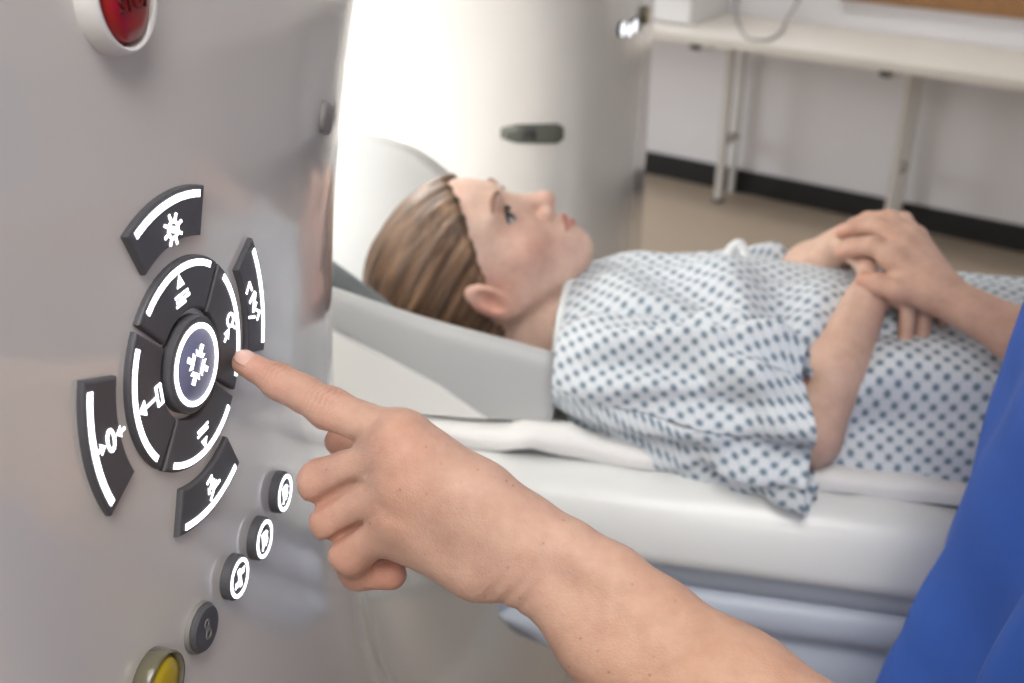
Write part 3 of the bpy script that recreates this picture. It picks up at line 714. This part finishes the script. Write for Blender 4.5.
RH_ = [([WR_N+[.004, .012, .006], (.150, .990, 1.196), (.158, 1.030, 1.190), (.160, 1.050, 1.186)], [.013, .011, .009, .007]),
       ([WR_N+[.010, .010, .004], (.165, .985, 1.194), (.178, 1.022, 1.188), (.182, 1.044, 1.184)], [.013, .011, .009, .007]),
       ([WR_N+[.012, .006, .002], (.175, .978, 1.190), (.192, 1.010, 1.184), (.198, 1.030, 1.180)], [.012, .0105, .0085, .0065])]
def patient_sdf(P):
    L = w2h(P); d = np.linalg.norm(L-[0, -.01, 0], axis=1)*HS-.10; m = d < .07; d[m] = head_sdf(L[m])*HS
    d = smin(d, cap(P, h2w((0, -.050, -.036)), (-.130, 1.0, 1.108), .037, .044), .016)       # neck
    d = smin(d, ell(P, (-.05, 1.0, 1.108), (.10, .118, .050)), .03)
    d = smin(d, ell(P, (.12, 1.0, 1.108), (.18, .115, .050)), .03)
    for sh, el, wr in ((SH_N, EL_N, WR_N), (SH_F, EL_F, WR_F)):
        a = smin(cap(P, sh, el, .037, .029), cap(P, el, .55*el+.45*wr, .0285, .0275), .012)
        a = smin(a, cap(P, .55*el+.45*wr, wr, .0275, .0195), .012)
        d = smin(d, a, .012)
    m = np.linalg.norm(P-[.15, .99, 1.2], axis=1) < .13; Pm = P[m]
    if len(Pm): d[m] = smin(smin(d[m], fingers(Pm, LH), .008), fingers(Pm, RH_), .008)
    return d
V, Q = iso(patient_sdf, (-.40, .78, 1.03), (.31, 1.23, 1.285), .0022)
# legs and feet, same mesh, coarser (out of frame under the gown)
def legs_sdf(P):
    d = ell(P, (.27, 1.0, 1.112), (.12, .125, .066))
    for s in (-1, 1):
        hp, kn, an = np.array([.32, 1+s*.07, 1.112]), np.array([.66, 1+s*.075, 1.100]), np.array([.99, 1+s*.07, 1.092])
        d = smin(d, cap(P, hp, kn, .062, .046), .02); d = smin(d, cap(P, kn, an, .045, .031), .015)
        d = smin(d, cap(P, an+[.0, 0, -.008], an+[.02, s*.012, .10], .030, .019), .015); d = smin(d, cap(P, an+[.02, s*.004, .085], an+[.024, s*.03, .088], .014, .012), .01)
    return d
V2, Q2 = iso(legs_sdf, (.13, .8, 1.02), (1.08, 1.2, 1.24), .006)
C1 = np.tile([.64, .435, .335], (len(V), 1)); L1 = w2h(V)
onhead = np.clip((np.linalg.norm(L1-[0, -.01, 0], axis=1) < .135).astype(float), 0, 1)
C1 = lerp(C1, 0, 0*onhead) if False else np.where(onhead[:, None] > 0, head_color(L1, (.70, .50, .41), (.44, .15, .13), (.63, .29, .22)), C1)
me = mesh_np('body', np.vstack([V, V2]), np.vstack([Q, Q2+len(V)]))
set_col(me, np.vstack([C1, np.tile([.64, .435, .335], (len(V2), 1))]))
patient = link('person', me, M['skin_child'])
tag(patient, 'person in a patterned hospital gown lying on the scanner table, hands folded', 'person')
head_extras(patient, h2w, 'brow', gaze=(-.18, .05, 1))
# hair, combed straight back
def hair_sdf(P, lift=.0065, bun=True):
    L = P.copy(); L[:, 0] = np.abs(L[:, 0])
    d = ell(L, (0, .014, -.020), (.0722+lift, .080+lift, .092+lift))
    d = smin(d, ell(L, (0, .026, .030), (.058+lift, .044+lift, .052+lift)), .03)
    u, v, w = L.T
    line = np.minimum((w-.92*v-.022+1.2*np.maximum(0, .05-u)**1.5), w+.010)      # in front of the line there is no hair
    d = smax(d, line, .010)
    if bun: d = smin(d, ell(L, (0, -.045, -.072), (.058, .060, .030)), .03)
    a = np.arctan2(u, -w+.02)
    return d+.0012*np.sin(u*260+v*200+2*np.sin(v*60))*0+.0010*np.sin(np.arctan2(u, v+.02)*22+1.5*np.sin(w*30))+.0006*np.sin(np.arctan2(u, v+.02)*51+w*20)
V, Q = iso(hair_sdf, (-.10, -.13, -.13), (.10, .15, .10), .0021)
me = mesh_np('hair', HC+HS*(V@HM.T), Q[:, ::-1] if np.linalg.det(HM) < 0 else Q); set_vec(me, V)
link('hair', me, M['hair_brown'], patient)

# ------------------------------------------------------------------ gown
def wob(a, b, s=0.0):
    """soft pseudo-random folds in [-1,1]"""
    return (np.sin(a*1.0+1.7*np.sin(b*.7+s)+s)+.6*np.sin(a*2.3-b*1.1+2.1*s+1.3*np.sin(a*.6+s))+.4*np.sin(b*3.1+a*.9+s*1.7))/2.0
nx, nt = 220, 170
gx = np.linspace(0, 1, nx); t = np.linspace(-1, 1, nt)
def gown_point(k):
    """section k in 0..1 along the body"""
    x = float(np.interp(k, [0, .03, .07, .12, 1], [-.158, -.154, -.142, -.115, .80]))
    a = float(sinterp([x], [-.17, -.154, -.142, -.115, -.05, .05, .15, .25, .40, .60, .80], [.060, .082, .112, .138, .142, .135, .140, .158, .162, .160, .158])[0])
    top = float(sinterp([x], [-.17, -.154, -.142, -.115, -.08, .0, .09, .2, .30, .45, .60, .80], [1.160, 1.163, 1.168, 1.174, 1.181, 1.186, 1.181, 1.180, 1.182, 1.176, 1.166, 1.158])[0])
    cz = 1.075+.035*max(0, 1-(x+.158)/.03) if x < -.128 else 1.075
    return x, a, top, cz
P = np.zeros((nx, nt, 3)); UVg = np.zeros((nx, nt, 2))
for i, k in enumerate(gx):
    x, a, top, cz = gown_point(k)
    th = t*PI*.56; n = 2.15
    cs, sn = np.cos(th), np.sin(th)
    y = np.sign(sn)*np.abs(sn)**(2/n)*a; z = np.where(cs >= 0, np.abs(cs)**(2/n)*(top-cz), -np.abs(cs)*.10)
    P[i] = np.column_stack([np.full(nt, x), 1.0+y, cz+z])
# folds: pulled from the armpit and across the belly
X, Y, Z = P[..., 0], P[..., 1], P[..., 2]
nrm = np.stack([0*X, (Y-1.0)*.6, (Z-1.06)], -1); nrm /= np.linalg.norm(nrm, axis=-1, keepdims=True)+1e-9
s_arc = np.concatenate([np.zeros((nx, 1)), np.cumsum(np.linalg.norm(np.diff(P, axis=1), axis=-1), 1)], 1); s_arc -= s_arc[:, nt//2:nt//2+1]
ang = np.arctan2(s_arc+.155, X-.01+.0001)              # around the near armpit
rad = np.hypot(s_arc+.155, X-.01)
f1 = .0105*np.sin(ang*9+1.2*np.sin(rad*30))*np.exp(-((rad-.11)/.075)**2)
f2 = .0042*wob(s_arc*70+X*18, X*26, .6)
f3 = .0038*np.exp(-((s_arc+.10+.35*(X-.16))/.012)**2)*(X > .05)
amp = np.clip((X+.155)/.04, 0, 1)
P += nrm*((f1+f2+f3)*amp)[..., None]
P[..., 2] = np.maximum(P[..., 2], 1.066+.012*np.clip((np.abs(P[..., 1]-1)-.12)/.05, 0, 1)*0)
UVg[..., 0] = X; UVg[..., 1] = s_arc
g = link('gown', grid_mesh('gown', P, UVg), M['gown'], patient); sd = g.modifiers.new('cloth', 'SOLIDIFY'); sd.thickness = .0016; sd.offset = 0
g['label'] = 'white hospital gown printed with small dark blue diamonds'
# sleeves
def sleeve(side, name):
    ns, na = 90, 150; S0 = np.array([-.150, .905, 1.116]); S1 = np.array([.073, .838, 1.112])
    Pn = np.zeros((ns, na, 3)); U = np.zeros((ns, na, 2)); al = np.linspace(0, 2*PI, na)
    for i, s in enumerate(np.linspace(0, 1, ns)):
        c = S0+(S1-S0)*s; c = c+[0, .010*math.sin(s*PI), .004*math.sin(s*PI)]
        up_r = float(sinterp([s], [0, .15, .45, .8, 1.0], [.040, .055, .062, .076, .064])[0]); dn_r = float(sinterp([s], [0, .15, .45, .75, 1.0], [.038, .048, .064, .062, .046])[0])
        out_r = float(sinterp([s], [0, .2, .6, 1.0], [.044, .058, .052, .040])[0])
        ca, sa = np.cos(al), np.sin(al)       # a=0 outward (toward -y), pi/2 up
        rr = np.where(sa > 0, up_r, dn_r)
        f = (.0090*np.sin(al*5+s*5+.8*np.sin(s*9))+.0075*np.sin(al*9-s*9+1.0)+.0055*wob(al*4, s*14, .3)+.010*np.exp(-((al-1.25)/.28)**2)*math.exp(-((s-.82)/.16)**2)-.013*np.exp(-((al-.65)/.20)**2)*math.exp(-((s-.55)/.22)**2)+.009*np.exp(-((al-.15-.6*s)/.16)**2)*math.exp(-((s-.6)/.3)**2)-.008*np.exp(-((al+.0-5.6)/.2)**2)*math.exp(-((s-.7)/.25)**2))*min(1, s*1.8)
        yy = -ca*(out_r+f*.9); zz = sa*(rr+f)
        # weight of the cloth: the lower half slides outward over the mattress edge
        low = np.clip(-sa, 0, 1)**1.2; yy = yy-low*.030*min(1, s/.55)**1.5
        hem = .005+.005*np.sin(al*3+.6)-.008*sa
        Pn[i] = np.column_stack([c[0]+hem*s**3, c[1]+yy, c[2]+zz])
        U[i, :, 0] = c[0]; U[i, :, 1] = np.concatenate([[0], np.cumsum(np.linalg.norm(np.diff(Pn[i], axis=0), axis=1))])
    inner = Pn[..., 1] > .835                        # keep the cloth above the sheet
    Pn[..., 2] = np.where(inner, np.maximum(Pn[..., 2], 1.0775), Pn[..., 2])
    if side > 0: Pn[..., 1] = 2.0-Pn[..., 1]; Pn[..., 2] -= .042; Pn[..., 1] -= .012
    o = link(name, grid_mesh(name, Pn, U), M['gown'], patient); sd = o.modifiers.new('cloth', 'SOLIDIFY'); sd.thickness = .0016; sd.offset = 0
    return o
sleeve(-1, 'gown_sleeve'); sleeve(1, 'gown_sleeve')
# neck binding and tie
x, a, top, cz = gown_point(0)
pts = [P[0, j] for j in range(0, nt, 4)]
link('neck_binding', tube_mesh('neck_binding', pts, .0042, 8), M['gown_trim'], patient)
pts = smooth_line([(-.008, 1.062, 1.172), (-.004, 1.075, 1.182), (.004, 1.080, 1.189), (.010, 1.076, 1.182), (.014, 1.066, 1.172)], 16)
link('gown_tie', tube_mesh('gown_tie', pts-np.array([0, 0, .006]), .0055, 8), M['gown_trim'], patient)

# ------------------------------------------------------------------ staff member in blue scrubs
BY = .578
ISH, IEL = np.array([.305, .395, 1.43]), np.array([.140, .272, 1.256])       # left shoulder and elbow
RSH, REL, RWR = np.array([.300, .80, 1.43]), np.array([.315, .845, 1.180]), np.array([.176, .936, 1.211])
IDX = [at(245, 363, .507), at(280, 382, .499), at(330, 409, .486), at(398, 438, .471)]
MCP = [at(401, 439, .470), at(404, 453, .464), at(402, 484, .466), at(396, 517, .472)]
FLD = [([MCP[1], at(321, 482, .490), at(338, 499, .512), at(366, 504, .512)], [.0114, .0098, .0082, .0066]),
       ([MCP[2], at(333, 520, .489), at(350, 534, .511), at(378, 540, .508)], [.0112, .0097, .0080, .0064]),
       ([MCP[3], at(351, 553, .488), at(358, 571, .503), at(391, 574, .499)], [.0106, .0092, .0082, .0072])]
THB = ([at(500, 530, .486), at(440, 486, .510), at(388, 457, .526), at(340, 441, .532)], [.013, .0120, .0098, .0074])
def ihand_sdf(P):
    palm = chain(P, [MCP[0], at(482, 495, .470), at(526, 526, .470), at(568, 551, .466), at(610, 581, .461), at(655, 620, .454), at(735, 688, .443)], [.0125, .0122, .0115, .0115, .0138, .0162, .0215], .01)
    palm = smin(palm, chain(P, [MCP[1], at(525, 543, .468)], [.0122, .0135], .01), .010)
    palm = smin(palm, chain(P, [MCP[2], at(520, 558, .470)], [.0118, .0130], .01), .010)
    palm = smin(palm, chain(P, [MCP[3], at(478, 566, .475), at(530, 574, .472), at(604, 640, .460)], [.0108, .0122, .0125, .0170], .01), .010)
    palm = smin(palm, cap(P, at(404, 541, .481), at(480, 567, .477), .0100, .0117), .008)
    palm = smin(palm, cap(P, at(470, 520, .483), at(540, 555, .480), .0135, .0125), .012)     # palm side
    arm = smin(cap(P, at(735, 688, .443), IEL, .0215, .036), cap(P, at(604, 640, .460), IEL, .0170, .037), .02)
    palm = smin(palm, arm, .014)
    f = None
    for pts, r in FLD:
        e = chain(P, pts, r, .004); f = e if f is None else smin(f, e, .0012)
    d = smin(palm, f, .0055)
    i = chain(P, IDX, [.0060, .0072, .0086, .0104], .006)
    i = smin(i, cap(P, at(300, 391, .496), at(306, 394, .494), .0076, .0078), .004)
    d = smin(d, i, .0065)
    d = smin(d, chain(P, *THB, .006), .003)
    # knuckle bumps and skin folds
    for m, s in zip(MCP, (.0011, .0014, .0012, .0008)):
        d = d-s*gauss(P, m+(CAM-m)/np.linalg.norm(CAM-m)*.010, .0065)
    for J, K, amp, wl, sg in ((IDX[2], IDX[3], .00070, .0028, .0046), (IDX[1], IDX[2], .00045, .0026, .0050)):
        a = (K-J)/np.linalg.norm(K-J); n = (CAM-J)/np.linalg.norm(CAM-J)*.7+UP*.6
        s = (P-J)@a; t = (P-J)@np.cross(a, n)
        d = d+amp*np.cos((s+.12*np.abs(t)+.0006*np.sin(t*900))*2*PI/wl)*gauss(P, J+n*.0085-a*.003, sg)
    for (a, b, c, e), dep in ((((310, 508), (366, 474), .484, .468), .0032), (((327, 543), (382, 508), .486, .470), .0032), (((326, 436), (352, 446), .484, .476), .0016), (((350, 444), (388, 414), .474, .466), .0014)):
        A_, B_ = at(*a, c), at(*b, e); ba = B_-A_; n = (CAM-A_)/np.linalg.norm(CAM-A_); q = P-A_; t = np.clip((q@ba)/(ba@ba), 0, 1)
        w = q-t[:, None]*ba; h = w@n; w = w-h[:, None]*n
        d = d+dep*np.exp(-np.sum(w*w, 1)/(2*.0016**2))*np.exp(-(h/.026)**2)*np.clip((1.08-t)*3, 0, 1)
    wc = at(512, 590, .462)
    s = (P-wc)@((at(548, 561, .47)-at(470, 505, .47))/.05); d = d+.0005*np.cos(s*2*PI/.0055)*gauss(P, wc, .010)
    return d
lo = np.minimum.reduce([np.min(IDX, 0), np.min(THB[0], 0), IEL])-.045; hi = np.maximum.reduce([np.max(IDX, 0), np.max(MCP, 0), np.max(THB[0], 0), IEL, at(657, 617, .455)])+.04
lo[0] = IDX[0][0]-.012
VH, QH = iso(ihand_sdf, lo, hi, .0012)
base = np.array([.555, .355, .275]); CH = np.tile(base, (len(VH), 1))
for m in MCP: CH = lerp(CH, base*[1.06, .92, .88], .55*gauss(VH, m+(CAM-m)*.02, .009))
for J in (IDX[1], IDX[2]): CH = lerp(CH, base*[.98, .80, .76], .6*gauss(VH, J, .010))
CH = lerp(CH, base*[1.02, .80, .76], .7*gauss(VH, IDX[0], .011))
for pts, r in FLD:
    CH = lerp(CH, base*[1.05, .87, .83], .6*gauss(VH, pts[1], .012)); CH = lerp(CH, base*[1.0, .72, .66], .7*gauss(VH, pts[3], .012))
CH = lerp(CH, base*[1.0, .74, .70], .7*gauss(VH, THB[0][3], .012))
tan = np.clip(((VH-at(560, 555, .47))@(at(700, 660, .45)-at(560, 555, .47)))/.004, 0, 1); CH = lerp(CH, base*[.95, .90, .82], tan)
for J, K, wl, sg in ((IDX[2], IDX[3], .0028, .0050), (IDX[1], IDX[2], .0026, .0045)):
    a = (K-J)/np.linalg.norm(K-J); n = (CAM-J)/np.linalg.norm(CAM-J)*.7+UP*.6; s = (VH-J)@a; t = (VH-J)@np.cross(a, n)
    wv = np.clip(np.cos((s+.12*np.abs(t)+.0006*np.sin(t*900))*2*PI/wl), 0, 1)*gauss(VH, J+n*.0085-a*.003, sg); CH = lerp(CH, base*[.62, .46, .42], np.clip(.55*wv, 0, 1))
# right hand, laid over the patient's hands
RK = [(.140, .955, 1.244), (.149, .974, 1.250), (.157, .992, 1.250), (.164, 1.008, 1.245)]
RF = [([RK[0], (.122, .968, 1.249), (.108, .978, 1.242), (.098, .985, 1.233)], [.0100, .0088, .0080, .0068]),
      ([RK[1], (.128, .996, 1.258), (.110, 1.006, 1.252), (.098, 1.012, 1.243)], [.0102, .0090, .0080, .0068]),
      ([RK[2], (.140, 1.020, 1.257), (.122, 1.032, 1.250), (.110, 1.038, 1.242)], [.0100, .0088, .0078, .0066]),
      ([RK[3], (.155, 1.038, 1.250), (.142, 1.050, 1.243), (.134, 1.056, 1.236)], [.0090, .0080, .0070, .0060]),
      ([(.166, .932, 1.224), (.146, .932, 1.224), (.130, .942, 1.224), (.117, .951, 1.223)], [.0118, .0108, .0094, .0078])]
def rhand_sdf(P):
    d = None
    for k, o in zip(RK, ((-.004, -.006, .002), (0, 0, .004), (.004, .006, .004), (.008, .012, 0))):
        e = cap(P, k, RWR+np.array(o), .0108, .0142); d = e if d is None else smin(d, e, .010)
    mid = .5*RWR+.5*REL
    d = smin(d, smin(cap(P, RWR, mid, .0178, .0222), cap(P, mid, REL, .0222, .032), .015), .012)
    f = None
    for pts, r in RF:
        e = chain(P, pts, r, .004); f = e if f is None else smin(f, e, .002)
    return smin(d, f, .007)
for lst in [RK]+[q[0] for q in RF]:
    for k in range(len(lst)): lst[k] = np.array(lst[k])+[0, 0, -.013]
VR, QR = iso(rhand_sdf, (.07, .80, 1.13), (.385, 1.08, 1.29), .002)
CR = np.tile(base*[1.08, 1.08, 1.06], (len(VR), 1))
for pts, r in RF: CR = lerp(CR, base*[1.1, .85, .8], .6*gauss(VR, pts[3], .012))
# trunk, legs, neck and head
SHC = np.array([.255, .57, 1.66]); SF = np.array([-.86, .38, -.33]); SF /= np.linalg.norm(SF); SU = np.array([-.28, .13, .95]); SU -= SF*(SU@SF); SU /= np.linalg.norm(SU); SL = np.cross(SU, SF)
SM = np.stack([SL, SU, SF], 1); SS = 1.05
def s2w(p): return SHC+SS*(SM@np.asarray(p, float))
def trunk_sdf(P):
    d = ell(P, (.305, BY, 1.30), (.105, .165, .20)); d = smin(d, ell(P, (.295, BY, 1.05), (.11, .155, .19)), .06)
    d = smin(d, cap(P, ISH+[0, .02, -.015], RSH+[0, -.02, -.015], .045, .045), .04)
    d = smin(d, cap(P, ISH, IEL, .050, .036), .03); d = smin(d, cap(P, RSH, REL, .050, .035), .03)
    for s in (-1, 1):
        hp, kn, an = np.array([.31, BY+s*.09, .92]), np.array([.29, BY+s*.10, .50]), np.array([.32, BY+s*.10, .09])
        d = smin(d, cap(P, hp, kn, .085, .055), .03); d = smin(d, cap(P, kn, an, .055, .036), .02); d = smin(d, cap(P, an+[.02, 0, -.045], an+[-.15, 0, -.06], .034, .026), .02)
    d = smin(d, cap(P, (.305, BY, 1.44), s2w((0, -.06, -.02)), .052, .050), .03)
    return d
def shead_sdf(P): return smin(head_sdf(((P-SHC)@SM)/SS)*SS, cap(P, (.305, BY, 1.44), s2w((0, -.06, -.02)), .050, .048), .02)
VT, QT = iso(trunk_sdf, (.05, .20, 0.0), (.47, 1.0, 1.62), .0085)
VS, QS = iso(shead_sdf, SHC-[.15, .15, .24], SHC+[.15, .15, .16], .0038)
off = np.cumsum([0, len(VH), len(VR), len(VT)])
me = mesh_np('body', np.vstack([VH, VR, VT, VS]), np.vstack([QH, QR+off[1], QT+off[2], QS+off[3]]))
set_col(me, np.vstack([CH, CR, np.tile(base, (len(VT), 1)), head_color(((VS-SHC)@SM)/SS, (.62, .40, .30), (.42, .12, .10), (.58, .28, .21))]))
staff = link('person', me, M['skin_adult'])
tag(staff, 'person in blue scrubs pressing a panel key, other hand on patient hands', 'person')
head_extras(staff, s2w, 'lash', gaze=(0, -.1, 1))
V, Q = iso(lambda P: hair_sdf(P, .011), (-.11, -.13, -.14), (.11, .15, .10), .0038)
me = mesh_np('hair', SHC+SS*(V@SM.T), Q); set_vec(me, V); link('hair', me, M['hair_dark'], staff)
# nail of the pressing finger
def nail(c, axis, n, l, w):
    axis = axis/np.linalg.norm(axis); n = n-axis*(n@axis); n /= np.linalg.norm(n); b = np.cross(axis, n); S = []
    for i in np.linspace(-1, 1, 11):
        S.append([c+axis*l*i+b*w*j*math.sqrt(max(.02, 1-abs(i)**3.2))+n*(-.0016*j*j-.0007*i*i) for j in np.linspace(-1, 1, 11)])
    return grid_mesh('fingernail', np.array(S))
ax = IDX[0]-IDX[1]; n0 = UP*.62-FW*.80
nl = link('fingernail', nail(IDX[0]+ax/np.linalg.norm(ax)*-.0012+n0/np.linalg.norm(n0)*.0066, ax, n0, .0056, .0044), M['nail'], staff)
sd = nl.modifiers.new('t', 'SOLIDIFY'); sd.thickness = .0006

# scrub top: body, sleeves, neck band
nz, na = 110, 130; al = np.arange(na)*2*PI/na; P = np.zeros((nz, na, 3))
for i, z in enumerate(np.linspace(.80, 1.505, nz)):
    cx = .002+float(sinterp([z], [.80, 1.03, 1.16, 1.30, 1.40, 1.505], [.302, .303, .303, .306, .308, .306])[0])
    hx = float(sinterp([z], [.80, 1.03, 1.09, 1.16, 1.23, 1.33, 1.40, 1.46, 1.505], [.165, .164, .156, .146, .140, .128, .115, .098, .068])[0])
    hy = float(sinterp([z], [.80, 1.0, 1.2, 1.33, 1.41, 1.47, 1.505], [.180, .178, .182, .200, .212, .165, .075])[0])
    f = (.0085*np.sin(al*7+z*5+1.5*np.sin(z*7))+.0085*np.sin(al*12-z*9+.7)+.005*wob(al*5, z*20, .4))*np.clip((1.44-z)/.15, .15, 1)
    f += .014*np.exp(-(((al-3.55-.8*(1.3-z)+PI) % (2*PI)-PI)/.12)**2)*np.clip((1.36-z)/.2, 0, 1)
    f += .013*np.exp(-(((al-3.95-1.1*(1.3-z)+PI) % (2*PI)-PI)/.10)**2)*np.clip((1.36-z)/.2, 0, 1)
    n = 2.3; ca, sa = np.cos(al), np.sin(al)
    P[i] = np.column_stack([cx+np.sign(ca)*np.abs(ca)**(2/n)*hx+ca*f, BY+np.sign(sa)*np.abs(sa)**(2/n)*hy+sa*f, np.full(na, z)])
t = link('scrub_top', grid_mesh('scrub_top', P, close_v=True), M['scrub'], staff); t['label'] = 'royal blue scrub top'
def scrub_sleeve(a, b, frac):
    e = a+(b-a)*frac; ax = (e-a)/np.linalg.norm(e-a); u = np.cross(ax, [0, 1, 0]); u /= np.linalg.norm(u); v = np.cross(ax, u); S = []
    ln = np.linalg.norm(e-a); hs = [(-.066*math.cos(k), .066*math.sin(k)) for k in np.linspace(.05, PI/2, 10)]+[(ln*s, .066+.006*s) for s in np.linspace(.05, 1, 26)]
    for h, r in hs:
        c = a+ax*h; s = h/ln
        S.append([c+(r+.003*math.sin(k*6+s*7)*max(0, s))*(math.cos(k)*u+math.sin(k)*v) for k in np.arange(48)*2*PI/48])
    o = link('scrub_sleeve', grid_mesh('scrub_sleeve', np.array(S), close_v=True), M['scrub'], staff); sd = o.modifiers.new('t', 'SOLIDIFY'); sd.thickness = .002
scrub_sleeve(ISH, IEL, .60); scrub_sleeve(RSH, REL, .60)
for s in (-1, 1):
    S = [[(x+r*1.1*math.cos(k), BY+s*y+r*math.sin(k), z) for k in np.arange(36)*2*PI/36] for z, x, y, r in ((.98, .31, .075, .105), (.88, .308, .092, .098), (.50, .292, .10, .082), (.12, .318, .10, .078), (.10, .318, .10, .074))]
    link('trouser_leg', grid_mesh('trouser_leg', np.array(S), close_v=True), M['trouser'], staff)
    S = []
    for x in np.linspace(-1, 1, 17):
        w = .046*math.sqrt(max(.03, 1-abs(x)**3)); h = .035+.045*max(0, (x+.2))**.7 if x > -.2 else .035
        S.append([(.265+.145*x, BY+s*.10+w*math.cos(k), max(.0005, .045+h*math.sin(k))) for k in np.arange(20)*2*PI/20])
    link('shoe', grid_mesh('shoe', np.array(S), close_v=True, caps=True), M['shoe'], staff)

# ------------------------------------------------------------------ wall bench and what stands on it
BF = 3.80
bench = empty('wall_bench', rp(-1.4, 4.1, 0)); tag(bench, 'long pale laminate bench on slim legs along the back wall', 'bench')
def rb(name, a0, a1, b0, b1, z0, z1, m, bevel=.003):
    o = room_box(name, a0, a1, b0, b1, z0, z1, M[m], bevel); o.parent = bench; o.matrix_parent_inverse = Matrix.Translation(-Vector(rp(-1.4, 4.1, 0))); return o
rb('worktop', -3.2, 1.6, BF, RB1-.004, .700, .736, 'bench', .004)
rb('rear_rail', -3.15, 1.55, 4.19, 4.235, .640, .699, 'bench_metal')
for a in (-2.48, -1.775, -1.07, -.365, .34, 1.045):
    rb('leg', a-.015, a+.015, 4.072, 4.102, .012, .699, 'bench_metal', .004)
    rb('leg', a-.012, a+.012, 4.20, 4.225, 0.0, .699, 'bench_metal', .004)
    rb('crossbar', a-.010, a+.010, 4.105, 4.195, .24, .275, 'bench_metal')
    rb('bracket_arm', a-.014, a+.014, 3.86, 4.20, .672, .699, 'bench_metal')
    rb('foot', a-.018, a+.018, 4.068, 4.106, 0, .012, 'dark', .002)
for a in (-2.53, -1.81, -1.09, -.37, .35):
    o = link('edge_clip', tube_mesh('edge_clip', [rp(a-.022, BF+.03, .692), rp(a-.012, BF+.03, .686), rp(a+.012, BF+.03, .686), rp(a+.022, BF+.03, .692)], [.008, .013, .013, .008], 10), M['dark'], bench)
    o.matrix_parent_inverse = Matrix.Translation(-Vector(rp(-1.4, 4.1, 0)))
# cabinet on the bench, half behind the scanner
cab = empty('bench_cabinet', rp(-2.1, 4.08, .736)); tag(cab, 'small white cabinet standing on the bench beside the scanner', 'cabinet')
for nm, a in dict(body=(-2.35, -1.875, 3.93, 4.236, .7365, 1.15), door=(-2.345, -1.88, 3.912, 3.929, .745, 1.145)).items():
    o = room_box(nm, *a, M['bezel'], .003); o.parent = cab; o.matrix_parent_inverse = Matrix.Translation(-Vector(rp(-2.1, 4.08, .736)))
    if nm == 'door':
        d = o; h = room_box('handle', -1.91, -1.90, 3.895, 3.911, .86, .96, M['bench_metal'], .002); h.parent = d
# cable, wall to bench and back
pts = [rp(-1.85, 4.225, 1.05), rp(-1.83, 4.22, .86), rp(-1.80, 4.15, .765), rp(-1.728, 4.03, .7418), rp(-1.63, 3.86, .7418), rp(-1.565, 3.822, .7418), rp(-1.535, 3.87, .7418), rp(-1.555, 4.02, .7418), rp(-1.585, 4.14, .760), rp(-1.572, 4.215, .84), rp(-1.555, 4.225, 1.05)]
tag(link('cable', tube_mesh('cable', smooth_line(pts, 70), .0058, 8), M['cable']), 'grey cable looping down from the wall onto the bench', 'cable')
# wooden rail on the wall
o = room_box('wooden_wall_rail', -1.42, 1.8, 4.215, RB1-.001, .842, .96, M['wood'], .003); tag(o, 'warm brown wooden rail on the wall above the bench', 'wall rail')
